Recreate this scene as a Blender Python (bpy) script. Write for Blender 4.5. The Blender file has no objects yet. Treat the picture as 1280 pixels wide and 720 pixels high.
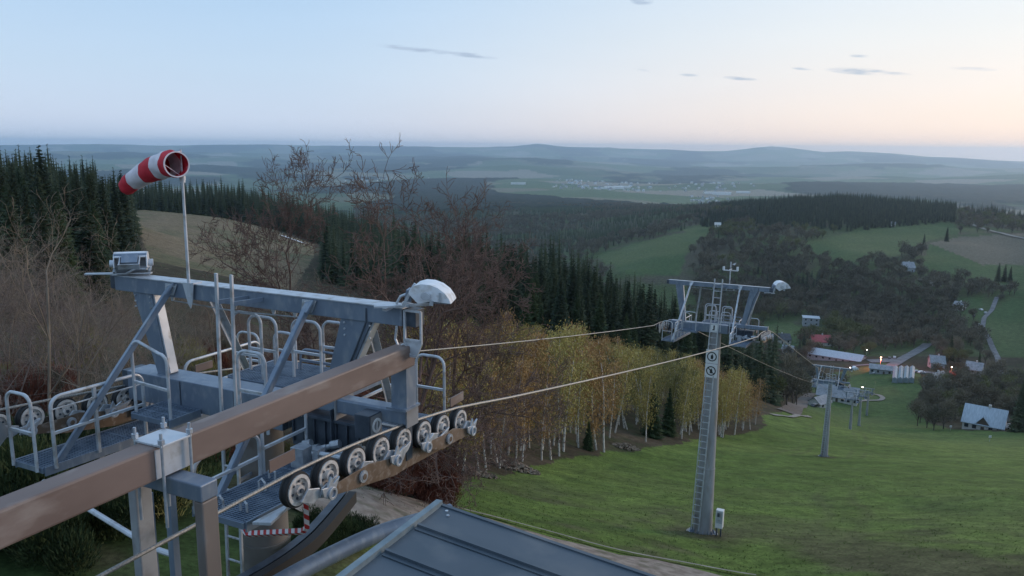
import bpy, bmesh, math, random
import numpy as np
from mathutils import Vector, Matrix
random.seed(7); rng = np.random.default_rng(11)
scene = bpy.context.scene
col = scene.collection
PI = math.pi
R_ = math.radians

# ------------------------------------------------------------------ camera model (used to set ground heights and spots)
F = 970.0; HZ = 185.0
th = math.atan((360-HZ)/F); ro = R_(0.5)
fw = np.array([0, math.cos(th), -math.sin(th)])
R0 = np.array([1., 0, 0]); D0 = np.array([0, -math.sin(th), -math.cos(th)])
RV = math.cos(ro)*R0 - math.sin(ro)*D0; DV = math.cos(ro)*D0 + math.sin(ro)*R0
def ray(px, py): return fw + (px-640)/F*RV + (py-360)/F*DV
def at(px, py, r):
    q = ray(px, py); return q*r/math.hypot(q[0], q[1])
def proj(P):
    P = np.asarray(P, float); z = P@fw
    z = np.where(z < 1e-3, 1e-3, z)
    return 640+F*(P@RV)/z, 360+F*(P@DV)/z

# ------------------------------------------------------------------ materials
def newmat(name):
    m = bpy.data.materials.new(name); m.use_nodes = True
    nt = m.node_tree; b = nt.nodes['Principled BSDF']
    return m, nt, b
def N(nt, t, **kw):
    n = nt.nodes.new(t)
    for k, v in kw.items(): setattr(n, k, v)
    return n
def noisy(name, c1, c2, scale=3, rough=.6, metal=0., detail=5, bump=0., lo=.35, hi=.65, spec=.5, coords='Object', c3=None, s3=20, rough2=None, stretch=None, two=False):
    m, nt, b = newmat(name)
    tc = N(nt, 'ShaderNodeTexCoord'); src = tc.outputs['Object' if coords == 'World' else coords]
    if coords == 'World':
        src = N(nt, 'ShaderNodeNewGeometry').outputs['Position']
    if stretch:
        mp = N(nt, 'ShaderNodeMapping'); mp.inputs['Scale'].default_value = stretch
        nt.links.new(src, mp.inputs[0]); src = mp.outputs[0]
    n1 = N(nt, 'ShaderNodeTexNoise'); n1.inputs['Scale'].default_value = scale; n1.inputs['Detail'].default_value = detail
    nt.links.new(src, n1.inputs['Vector'])
    r = N(nt, 'ShaderNodeValToRGB'); e = r.color_ramp.elements
    e[0].position = lo; e[0].color = (*c1, 1); e[1].position = hi; e[1].color = (*c2, 1)
    nt.links.new(n1.outputs['Fac'], r.inputs[0]); colr = r.outputs[0]
    if c3:
        n2 = N(nt, 'ShaderNodeTexNoise'); n2.inputs['Scale'].default_value = s3; n2.inputs['Detail'].default_value = 6
        nt.links.new(src, n2.inputs['Vector'])
        r2 = N(nt, 'ShaderNodeValToRGB'); r2.color_ramp.elements[0].position = .52; r2.color_ramp.elements[1].position = .68
        nt.links.new(n2.outputs['Fac'], r2.inputs[0])
        mx = N(nt, 'ShaderNodeMix', data_type='RGBA'); mx.inputs['B'].default_value = (*c3, 1)
        nt.links.new(r2.outputs[0], mx.inputs['Factor']); nt.links.new(colr, mx.inputs['A']); colr = mx.outputs['Result']
    nt.links.new(colr, b.inputs['Base Color'])
    b.inputs['Roughness'].default_value = rough; b.inputs['Metallic'].default_value = metal
    b.inputs['Specular IOR Level'].default_value = spec
    if rough2 is not None:
        mr = N(nt, 'ShaderNodeMapRange'); mr.inputs['To Min'].default_value = rough; mr.inputs['To Max'].default_value = rough2
        nt.links.new(n1.outputs['Fac'], mr.inputs['Value']); nt.links.new(mr.outputs[0], b.inputs['Roughness'])
    if bump:
        bp = N(nt, 'ShaderNodeBump'); bp.inputs['Strength'].default_value = bump; bp.inputs['Distance'].default_value = .02
        nt.links.new(n1.outputs['Fac'], bp.inputs['Height']); nt.links.new(bp.outputs[0], b.inputs['Normal'])
    return m
def leafmat(name, c1, c2, trans=.25, rough=.8, scale=.25, hue=.0):
    m, nt, b = newmat(name)
    g = N(nt, 'ShaderNodeNewGeometry'); oi = N(nt, 'ShaderNodeObjectInfo')
    n1 = N(nt, 'ShaderNodeTexNoise'); n1.inputs['Scale'].default_value = scale; n1.inputs['Detail'].default_value = 3
    nt.links.new(g.outputs['Position'], n1.inputs['Vector'])
    ad = N(nt, 'ShaderNodeMath', operation='ADD'); nt.links.new(n1.outputs['Fac'], ad.inputs[0])
    ml = N(nt, 'ShaderNodeMath', operation='MULTIPLY_ADD'); ml.inputs[1].default_value = .35; ml.inputs[2].default_value = -.175
    nt.links.new(oi.outputs['Random'], ml.inputs[0]); nt.links.new(ml.outputs[0], ad.inputs[1])
    ml2 = N(nt, 'ShaderNodeMath', operation='MULTIPLY_ADD'); ml2.inputs[1].default_value = .3; ml2.inputs[2].default_value = -.15
    nt.links.new(g.outputs['Random Per Island'], ml2.inputs[0])
    ad2 = N(nt, 'ShaderNodeMath', operation='ADD'); nt.links.new(ad.outputs[0], ad2.inputs[0]); nt.links.new(ml2.outputs[0], ad2.inputs[1])
    r = N(nt, 'ShaderNodeValToRGB'); e = r.color_ramp.elements
    e[0].position = .25; e[0].color = (*c1, 1); e[1].position = .75; e[1].color = (*c2, 1)
    nt.links.new(ad2.outputs[0], r.inputs[0]); nt.links.new(r.outputs[0], b.inputs['Base Color'])
    b.inputs['Roughness'].default_value = rough; b.inputs['Specular IOR Level'].default_value = .15
    return m
def plain(name, c, rough=.5, metal=0., emit=None, es=0, spec=.5):
    m, nt, b = newmat(name)
    b.inputs['Base Color'].default_value = (*c, 1); b.inputs['Roughness'].default_value = rough; b.inputs['Metallic'].default_value = metal
    b.inputs['Specular IOR Level'].default_value = spec
    if emit: b.inputs['Emission Color'].default_value = (*emit, 1); b.inputs['Emission Strength'].default_value = es
    return m
M = {}
M['galv'] = noisy('galvanised_steel', (.15,.19,.25), (.20,.245,.31), 3, .48, .25, c3=(.25,.285,.33), s3=11, rough2=.36, bump=.05, stretch=(1,1,.45))
M['galv_light'] = noisy('bright_galvanised', (.42,.45,.49), (.54,.57,.61), 4, .45, .25, c3=(.32,.31,.30), s3=7)
M['galv_dull'] = noisy('weathered_zinc', (.22,.225,.235), (.33,.335,.34), 2.2, .65, .1, c3=(.20,.195,.19), s3=4, bump=.03)
M['grating'] = noisy('grating_steel', (.10,.14,.20), (.20,.25,.32), 5, .55, .4)
M['dark_steel'] = noisy('dark_steel', (.045,.058,.078), (.085,.105,.135), 5, .5, .3)
M['rust_beam'] = noisy('faded_brown_paint', (.155,.108,.092), (.210,.150,.128), 3.2, .5, .0, c3=(.27,.22,.195), s3=6, rough2=.66, bump=.06, stretch=(1,.35,1))
M['rust_post'] = noisy('rusty_post', (.14,.125,.12), (.20,.165,.145), 2.5, .55, .1, c3=(.24,.24,.245), s3=3, stretch=(1,1,.3))
M['rust_plate'] = noisy('brown_rocker', (.12,.082,.055), (.175,.125,.09), 6, .6, .2, c3=(.24,.20,.17), s3=14)
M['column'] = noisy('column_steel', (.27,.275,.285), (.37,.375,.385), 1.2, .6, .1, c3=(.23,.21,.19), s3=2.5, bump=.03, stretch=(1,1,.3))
M['column_dark'] = noisy('dark_column_paint', (.15,.14,.13), (.21,.195,.18), 1.5, .6, .1, c3=(.12,.10,.085), s3=3)  # darker, browner column tone for the near tower
M['rubber'] = plain('rubber', (.02,.02,.022), .7)
M['alu'] = noisy('sheave_face', (.50,.47,.45), (.68,.65,.62), 9, .5, .1, c3=(.3,.26,.23), s3=16)
M['zinc'] = noisy('zinc_fitting', (.34,.37,.42), (.52,.56,.60), 12, .42, .5)
M['rope'] = noisy('steel_rope', (.15,.148,.14), (.29,.285,.27), 60, .5, .35)
M['white'] = noisy('white_enamel', (.66,.68,.72), (.76,.78,.81), 7, .35, 0, c3=(.52,.50,.48), s3=6)
M['glass'] = plain('lamp_glass', (.30,.32,.35), .12, 0)
M['red'] = noisy('red_cloth', (.45,.010,.025), (.60,.022,.04), 10, .8, bump=.3)
M['whitecloth'] = noisy('white_cloth', (.62,.56,.60), (.74,.69,.72), 10, .8, bump=.3)
M['roof'] = noisy('roof_sheet', (.062,.084,.106), (.092,.114,.138), 1.6, .40, .3, rough2=.62, c3=(.12,.135,.15), s3=2.2, bump=.06)
M['roof_edge'] = noisy('roof_flashing', (.14,.19,.22), (.24,.29,.31), 5, .5, .3)
M['concrete'] = noisy('concrete', (.20,.19,.18), (.32,.31,.29), 4, .9)
M['signwhite'] = plain('sign_white', (.70,.70,.70), .5)
M['black'] = plain('black_print', (.02,.02,.02), .6)
M['signred'] = plain('sign_red', (.45,.02,.03), .5)
M['bark_birch'] = noisy('birch_bark', (.52,.48,.43), (.74,.70,.64), 5, .8, c3=(.05,.045,.04), s3=9, stretch=(1,1,.6))
M['bark_dark'] = noisy('grey_bark', (.05,.04,.034), (.10,.082,.07), 6, .9)
M['bark_bare'] = noisy('bare_twigs', (.12,.088,.075), (.22,.165,.14), 1.5, .85, coords='World')
M['bark_pale'] = noisy('pale_twigs', (.155,.115,.085), (.28,.215,.155), 1.5, .85, coords='World')
M['bark_red'] = noisy('reddish_twigs', (.10,.060,.048), (.18,.11,.088), 1.5, .85, coords='World')
M['spruce'] = leafmat('spruce_needles', (.018,.029,.017), (.060,.075,.038), scale=.15)
M['spruce2'] = leafmat('young_spruce_needles', (.024,.042,.018), (.055,.075,.03), scale=.15)
M['birch_g'] = leafmat('birch_spring_leaves', (.32,.25,.075), (.48,.385,.135))
M['birch_o'] = leafmat('birch_orange_buds', (.33,.195,.08), (.49,.30,.13))
M['birch_olive'] = leafmat('birch_olive_leaves', (.17,.155,.06), (.30,.27,.10))
M['pinebush'] = leafmat('pine_needles', (.02,.034,.015), (.06,.08,.032), scale=1.5)
M['redbush'] = leafmat('red_bush_twigs', (.12,.045,.032), (.22,.09,.062), scale=1.5)
M['copse_g'] = leafmat('copse_buds', (.115,.10,.07), (.205,.175,.12), scale=.02)
M['copse_b'] = leafmat('copse_twigs', (.095,.086,.062), (.185,.165,.12), scale=.02)
M['copse_f'] = leafmat('copse_fresh_leaves', (.11,.115,.05), (.19,.19,.08), scale=.02)

# ------------------------------------------------------------------ mesh helpers
def setp(o, label=None, cat=None, group=None, kind=None):
    if label: o['label'] = label
    if cat: o['category'] = cat
    if group: o['group'] = group
    if kind: o['kind'] = kind
    return o
def empty(name, loc, rot=(0,0,0)):
    o = bpy.data.objects.new(name, None); o.location = loc; o.rotation_euler = rot
    o.empty_display_size = .3; col.objects.link(o); return o
EXTRA = {}
class MB:
    def __init__(s): s.v = []; s.f = []; s.mi = []; s.m = 0; s.pc = []
    def add(s, vs, fs):
        n = len(s.v); s.pc.append((n, n+len(vs), len(s.f), len(s.f)+len(fs))); s.v += [tuple(p) for p in vs]; s.f += [tuple(i+n for i in f) for f in fs]; s.mi += [s.m]*len(fs); return s
    def box(s, a, b):
        (x0,y0,z0),(x1,y1,z1) = a, b
        if x0 > x1: x0,x1 = x1,x0
        if y0 > y1: y0,y1 = y1,y0
        if z0 > z1: z0,z1 = z1,z0
        return s.hexa([(x0,y0,z0),(x1,y0,z0),(x1,y1,z0),(x0,y1,z0),(x0,y0,z1),(x1,y0,z1),(x1,y1,z1),(x0,y1,z1)])
    def hexa(s, p):
        return s.add(p, [(0,3,2,1),(4,5,6,7),(0,1,5,4),(1,2,6,5),(2,3,7,6),(3,0,4,7)])
    def bar(s, a, b, w, h, up=(0,0,1)):      # rectangular bar between two points
        a = Vector(a); b = Vector(b); d = (b-a).normalized(); up = Vector(up)
        if abs(d.dot(up)) > .98: up = Vector((0,1,0))
        x = d.cross(up).normalized()*w/2; y = x.cross(d).normalized()*h/2
        return s.hexa([a-x-y, a+x-y, b+x-y, b-x-y, a-x+y, a+x+y, b+x+y, b-x+y])
    def angle(s, a, b, w, t=.008, up=(0,0,1)):  # L profile
        a = Vector(a); b = Vector(b); d = (b-a).normalized(); up = Vector(up)
        if abs(d.dot(up)) > .98: up = Vector((0,1,0))
        x = d.cross(up).normalized(); y = x.cross(d).normalized()
        s.hexa([a, a+x*w, b+x*w, b, a+y*t, a+x*w+y*t, b+x*w+y*t, b+y*t])
        return s.hexa([a-x*t, a, b, b-x*t, a-x*t-y*w, a-y*w, b-y*w, b-x*t-y*w])
    def tube(s, pts, r, n=6, cap=True):
        pts = [Vector(p) for p in pts]; rr = r if isinstance(r, (list, tuple)) else [r]*len(pts)
        vs = []; prev = None
        for i, p in enumerate(pts):
            d = (pts[min(i+1, len(pts)-1)] - pts[max(i-1, 0)]).normalized()
            if prev is None:
                u = Vector((0,0,1)) if abs(d.z) < .9 else Vector((1,0,0))
                x = d.cross(u).normalized()
            else:
                x = (prev - d*prev.dot(d)); x = x.normalized() if x.length > 1e-6 else d.cross(Vector((1,0,0))).normalized()
            prev = x; y = d.cross(x)
            for k in range(n):
                a = 2*PI*k/n; vs.append(p + x*math.cos(a)*rr[i] + y*math.sin(a)*rr[i])
        fs = []
        for i in range(len(pts)-1):
            for k in range(n):
                a = i*n+k; b = i*n+(k+1)%n; fs.append((a, b, b+n, a+n))
        if cap: fs.append(tuple(range(n))[::-1]); fs.append(tuple((len(pts)-1)*n+k for k in range(n)))
        return s.add(vs, fs)
    def cyl(s, a, b, r, r2=None, n=20): return s.tube([a, b], [r, r if r2 is None else r2], n)
    def prism(s, poly, off):    # poly: 3D points, off: vector
        n = len(poly); off = Vector(off); p = [Vector(q) for q in poly]
        return s.add(p+[q+off for q in p], [tuple(range(n))[::-1], tuple(range(n, 2*n))] + [(i, (i+1)%n, (i+1)%n+n, i+n) for i in range(n)])
    def ring(s, c, ax, r0, r1, t, n=28):  # flat annulus with thickness
        c = Vector(c); ax = Vector(ax).normalized(); u = Vector((0,0,1)) if abs(ax.z) < .9 else Vector((1,0,0))
        x = ax.cross(u).normalized(); y = ax.cross(x); vs = []; fs = []
        for k in range(n):
            a = 2*PI*k/n; d = x*math.cos(a)+y*math.sin(a)
            vs += [c+d*r0-ax*t/2, c+d*r1-ax*t/2, c+d*r1+ax*t/2, c+d*r0+ax*t/2]
        for k in range(n):
            a = 4*k; b = 4*((k+1)%n)
            for j in range(4): fs.append((a+j, a+(j+1)%4, b+(j+1)%4, b+j))
        return s.add(vs, fs)
    def groups(s, eps=.03):     # pieces that touch belong together
        B = []
        for (a, b, c, d) in s.pc:
            P_ = np.array([tuple(v) for v in s.v[a:b]]); B.append((P_.min(0)-eps/2, P_.max(0)+eps/2))
        n = len(B); lab = list(range(n))
        def find(i):
            while lab[i] != i: lab[i] = lab[lab[i]]; i = lab[i]
            return i
        if n > 60: return [list(range(n))]
        for i in range(n):
            for j in range(i+1, n):
                if np.all(B[i][0] <= B[j][1]) and np.all(B[j][0] <= B[i][1]): lab[find(j)] = find(i)
        g = {}
        for i in range(n): g.setdefault(find(i), []).append(i)
        return list(g.values())
    def build(s, name, mat, parent=None, smooth=False, bevel=0, one=False):
        G = [None] if one else s.groups()
        if len(G) == 1: return s._build(name, mat, parent, smooth, bevel)
        res = []
        for g in G:
            m = MB()
            for i in g:
                a, b, c, d = s.pc[i]; m.m = s.mi[c] if d > c else 0
                m.add(s.v[a:b], [tuple(k-a for k in f) for f in s.f[c:d]])
            res.append(m._build(name, mat, parent, smooth, bevel))
        EXTRA[res[0].name] = res[1:]
        return res[0]
    def _build(s, name, mat, parent=None, smooth=False, bevel=0):
        me = bpy.data.meshes.new(name); me.from_pydata([tuple(v) for v in s.v], [], s.f)
        for m in (mat if isinstance(mat, (list, tuple)) else [mat]): me.materials.append(m)
        if max(s.mi, default=0): me.polygons.foreach_set('material_index', s.mi)
        bm = bmesh.new(); bm.from_mesh(me); bmesh.ops.recalc_face_normals(bm, faces=bm.faces); bm.to_mesh(me); bm.free()
        if smooth:
            me.polygons.foreach_set('use_smooth', [True]*len(me.polygons))
            me.set_sharp_from_angle(angle=R_(35))
        o = bpy.data.objects.new(name, me); col.objects.link(o)
        if parent: o.parent = parent
        if bevel:
            b = o.modifiers.new('bevel', 'BEVEL'); b.width = bevel; b.segments = 2; b.limit_method = 'ANGLE'
        return o
def npmesh(name, V, Fq, mats, mi=None, smooth=False):   # V (n,3), Fq (m,k) array or list of arrays with the same k
    me = bpy.data.meshes.new(name)
    k = Fq.shape[1]; nf = len(Fq)
    me.vertices.add(len(V)); me.vertices.foreach_set('co', np.asarray(V, np.float32).ravel())
    me.loops.add(nf*k); me.loops.foreach_set('vertex_index', np.asarray(Fq, np.int32).ravel())
    me.polygons.add(nf); me.polygons.foreach_set('loop_start', np.arange(0, nf*k, k, dtype=np.int32))
    me.polygons.foreach_set('loop_total', np.full(nf, k, dtype=np.int32))
    if mi is not None: me.polygons.foreach_set('material_index', np.asarray(mi, np.int32))
    if smooth: me.polygons.foreach_set('use_smooth', np.ones(nf, bool))
    for m in mats: me.materials.append(m)
    me.update(calc_edges=True); me.validate()
    return me
def obj(name, me, parent=None, loc=(0,0,0)):
    o = bpy.data.objects.new(name, me); col.objects.link(o); o.location = loc
    if parent: o.parent = parent
    return o
def copy_tree(o, parent=None):
    c = o.copy(); col.objects.link(c); c.parent = parent
    for ch in o.children: copy_tree(ch, c)
    return c

# ------------------------------------------------------------------ terrain
def vnoise(x, y, seed=0):
    xi = np.floor(x).astype(np.int64); yi = np.floor(y).astype(np.int64); xf = x-xi; yf = y-yi
    def h(a, b):
        n = (a*374761393 + b*668265263 + seed*1442695041) & 0xffffffff
        n = ((n ^ (n >> 13))*1274126177) & 0xffffffff
        return ((n ^ (n >> 16)) & 0xffff)/65535.0
    u = xf*xf*(3-2*xf); v = yf*yf*(3-2*yf)
    return (h(xi,yi)*(1-u)+h(xi+1,yi)*u)*(1-v) + (h(xi,yi+1)*(1-u)+h(xi+1,yi+1)*u)*v
def fbm(x, y, seed=0, oc=4):
    s = 0; a = .5
    for i in range(oc): s = s + a*(vnoise(x, y, seed+i)-.5); x = x*2.03+17.1; y = y*2.03+5.3; a *= .5
    return s*2
CP = [  # pixel on the ground, horizontal distance
 (200,690,15.5),(40,700,15.5),(-150,700,16),(60,600,22),(450,620,20),(700,675,25),(950,715,28),(1270,715,30),(1500,715,34),
 (877,667,34.7),(560,600,40),(630,590,48),(700,575,60),(780,565,78),(900,548,112),(950,540,130),(1030,571,102),(1270,620,56),(1130,640,52),(1150,580,100),
 (1062,543,222),(1073,537,250),(1083,523,345),(1270,560,170),(1500,580,150),(1230,537,290),(1350,545,280),(1500,540,290),(1000,508,250),
 (1045,497,370),(985,503,330),(1100,455,520),(1023,432,600),(1100,430,620),(1187,470,480),(1270,480,470),(1400,480,480),
 (1140,400,690),(1270,420,640),(1140,360,800),(1270,370,780),(1140,320,950),(1250,310,1080),(1140,290,1150),(1100,265,1450),(1270,270,1600),(1400,300,1200),(1400,400,700),
 (1000,400,690),(1000,360,800),(960,310,980),(830,320,950),(780,338,860),(900,270,1350),(1060,250,1700),(960,257,1600),(1190,262,1750),(1280,277,1800),(860,290,1150),
 (850,450,220),(760,420,215),(700,400,205),(600,385,190),(600,470,90),(700,480,110),(800,490,140),(900,480,200),(520,470,75),(450,400,170),(420,480,70),
 (100,470,40),(-100,470,40),(250,480,42),(100,360,110),(-100,360,110),(80,305,200),(-100,300,200),(-300,300,200),(250,420,80),
 (350,350,290),(280,300,390),(180,290,360),(280,272,540),(380,302,470),(180,262,540),(430,320,400),(500,360,260),(60,262,320),(-100,264,320),(140,268,330),(-300,262,320),
]
XYZ = [(0,0,-7.2),(0,-40,-2),(-60,-60,0),(60,-60,-6),(-15,3,-7),(-40,8,-9),(12,4,-8.5),(40,0,-14),(-3.0,9.2,-8.0),(200,0,-40),(-300,0,-15),(0,-400,10),(900,0,-90),(-900,0,-60),(0,-3000,0),(3000,0,-200),(-3000,0,-200)]
def pol(azpx, r, z):
    q = ray(azpx, 200); a = math.atan2(q[0], q[1]); return (r*math.sin(a), r*math.cos(a), z)
HID = [pol(x, r, z) for x, r, z in [
 (0,450,-36),(-200,450,-36),(0,700,-75),(200,700,-68),(400,700,-80),(0,1300,-150),(300,1300,-170),(500,600,-95),(560,380,-70),(650,500,-120),(800,500,-138),(900,420,-128),(620,900,-185),(740,750,-172),(850,800,-150),
 (450,1500,-190),(620,1500,-180),(750,1500,-165),(820,1700,-140),(960,2300,-170),(1100,2300,-175),(1270,2400,-225),(1500,2400,-230),(1500,1500,-150),
 (0,2500,-215),(300,2500,-215),(600,2600,-190),(760,2700,-190),(900,3200,-230),(1280,3500,-240),
 (0,5000,-262),(400,5000,-262),(700,5000,-235),(1000,5500,-268),(1280,5500,-268),
 (0,9000,-300),(400,9000,-295),(760,8500,-300),(1100,9000,-300),(1400,9000,-290),
 (0,15000,-270),(400,15000,-260),(760,15000,-270),(1100,15000,-300),(1400,15000,-330),
 (-800,9000,-300),(2200,9000,-300),(-800,2500,-215),(2200,2500,-215),(0,24000,-180),(640,24000,-180),(1280,24000,-300),(-800,24000,-200),(2200,24000,-300)]]
ctrl = np.array([at(*c) for c in CP] + XYZ + HID, float)
def feat(x, y):
    r = np.sqrt(x*x+y*y+9.0); a = np.arctan2(x, y)
    # closed in azimuth by a circle of circumference scaled embedding
    return np.stack([np.log(r), 1.6*np.sin(a/1.0)*1.0, 1.6*np.cos(a)*1.0], -1)
CF = feat(ctrl[:,0], ctrl[:,1])
def kern(A, B):
    d = np.sqrt(((A[:,None,:]-B[None,:,:])**2).sum(-1)); return d
K = kern(CF, CF) + np.eye(len(CF))*-.004
P = np.hstack([np.ones((len(CF),1)), CF[:, :1]])
Am = np.block([[K, P],[P.T, np.zeros((2,2))]])
# interpolate slope below the eye (z / r) so that near and far are equally smooth
cr = np.sqrt(ctrl[:,0]**2+ctrl[:,1]**2+9.0)
wts = np.linalg.solve(Am, np.concatenate([ctrl[:,2]/cr**.6, [0,0]]))
SKY = [(-400,183),(0,182),(120,180.5),(200,182),(330,181),(400,182.5),(520,183.5),(600,184),(640,183.5),(660,181.5),(672,180),(684,181.5),(705,184),(745,185),(760,184),(775,185.5),(830,187),(880,189),(905,189),(930,186.5),(945,184.5),(965,183),(985,184.5),(1005,187),(1030,190),(1060,189),(1085,190),(1120,192),(1160,196),(1200,198),(1240,201),(1280,203),(1500,206)]
skaz = []; skt = []
for px, py in SKY:
    q = ray(px, py); skaz.append(math.atan2(q[0], q[1])); skt.append(q[2]/math.hypot(q[0], q[1]))
def farforest(x, y):
    a = fbm(x/1500, y/2600, 31, 5)+.03
    r = np.hypot(x, y); az = np.arctan2(x, y)
    return a - .9*np.exp(-((az-.13)/.17)**4)*np.exp(-((r-4900)/1500)**4)
def height(x, y):
    x = np.atleast_1d(np.asarray(x, float)); y = np.atleast_1d(np.asarray(y, float))
    sh = x.shape; x = x.ravel(); y = y.ravel(); out = np.empty(len(x))
    for i in range(0, len(x), 20000):
        xs = x[i:i+20000]; ys = y[i:i+20000]; f = feat(xs, ys)
        v = kern(f, CF)@wts[:-2] + wts[-2] + f[:,0]*wts[-1]
        out[i:i+20000] = v*np.sqrt(xs*xs+ys*ys+9.0)**.6
    r = np.hypot(x, y); az = np.arctan2(x, y)
    # undulation
    out += fbm(x/9, y/9, 3)*.35*np.clip((r-12)/40, 0, 1)*np.clip(1.5-r/400, .3, 1)
    out += fbm(x/90, y/90, 5)*5*np.clip((r-350)/800, 0, 1)
    g = np.clip((r-2600)/3500, 0, 1)
    rd = fbm(x/4200, y/2100, 9, 5)
    out += g*rd*np.clip(r/9000, .3, 1.3)*150
    out += np.exp(-((r-9800-500*np.sin(az*9))/900)**2)*np.clip(1-((az-.03)/.17)**2, 0, 1)*75 + np.exp(-((r-13500)/1200)**2)*np.clip(1-((az-.42)/.26)**2, 0, 1)*90 + np.exp(-((r-15500)/1500)**2)*np.clip(1-((az+.42)/.3)**2, 0, 1)*80
    # hills in the middle distance
    skz = np.interp(az, skaz, skt)*23000
    lw = np.exp(-((np.log(np.maximum(r, 1))-math.log(23000))/.10)**2)
    lw = np.where(r > 23000, np.maximum(lw, 0), lw)
    out = out*(1-lw)+skz*lw
    out = np.where(r > 26000, out-(r-26000)*.03, out)
    return out.reshape(sh)
def gz(x, y): return float(height(np.array([x]), np.array([y]))[0])
def ground(px, py, r0=None, rmax=30000):   # world point where the sight line through (px,py) meets the ground
    q = ray(px, py); q = q/math.hypot(q[0], q[1])
    rs = np.geomspace(10, rmax, 900); hz = height(q[0]*rs, q[1]*rs)
    ok = np.where(hz >= q[2]*rs)[0]
    if r0: ok = ok[rs[ok] > r0]
    i = ok[0] if len(ok) else -1
    a = rs[max(i-1,0)]; b = rs[i]
    for _ in range(12):
        m = (a+b)/2
        if gz(q[0]*m, q[1]*m) >= q[2]*m: b = m
        else: a = m
    return (q[0]*b, q[1]*b, gz(q[0]*b, q[1]*b))
def inpoly(px, py, poly):
    res = np.zeros(px.shape, bool); n = len(poly)
    for i in range(n):
        x1,y1 = poly[i]; x2,y2 = poly[(i+1)%n]
        c = ((y1 > py) != (y2 > py)) & (px < (x2-x1)*(py-y1)/((y2-y1)+1e-12)+x1)
        res ^= c
    return res
def sdist(px, py, line):    # distance to a polyline
    d = np.full(px.shape, 1e9)
    for (x1,y1),(x2,y2) in zip(line[:-1], line[1:]):
        t = np.clip(((px-x1)*(x2-x1)+(py-y1)*(y2-y1))/((x2-x1)**2+(y2-y1)**2), 0, 1)
        d = np.minimum(d, np.hypot(px-x1-t*(x2-x1), py-y1-t*(y2-y1)))
    return d
# ------------------------------------------------------------------ terrain mesh
SLOPE = [(300,900),(395,650),(455,600),(520,606),(560,607),(590,598),(630,590),(665,585),(700,577),(745,568),(780,563),(850,553),(930,543),(958,533),(952,520),(985,512),(1005,500),(1020,500),(1010,480),(1035,468),(1070,460),(1100,452),(1150,462),(1152,485),(1142,510),(1160,528),(1190,537),(1280,540),(1500,562),(1600,1200),(300,1200)]
MEADOW_B = [(160,255),(200,256),(245,266),(330,283),(392,305),(392,322),(372,352),(340,385),(250,400),(190,330)]
MEADOW_G = [[(742,320),(800,303),(850,290),(906,268),(925,272),(890,296),(862,312),(850,345),(790,345)],
            [(1030,298),(1080,284),(1190,279),(1205,290),(1160,300),(1120,322),(1060,332),(1015,322),(1000,305)],
            [(1150,330),(1165,306),(1225,325),(1290,330),(1290,372),(1230,362),(1205,352),(1160,345)],
            [(1225,400),(1260,372),(1290,372),(1290,455),(1262,470),(1238,430)],
            [(955,402),(1000,404),(1000,432),(965,436)],
            [(1195,372),(1232,370),(1226,402),(1200,395)]]
FIELD_B = [(1162,304),(1200,296),(1290,291),(1290,331),(1228,331)]
HILL_T = [(690,330),(740,318),(850,288),(905,265),(1000,262),(1130,262),(1290,262),(1290,460),(1240,480),(1150,450),(950,420),(850,370)]
def mixc(a, b, t): t = t[:, None]; return a*(1-t)+b*t
def smooth(a, b, x): t = np.clip((x-a)/(b-a), 0, 1); return t*t*(3-2*t)
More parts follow.
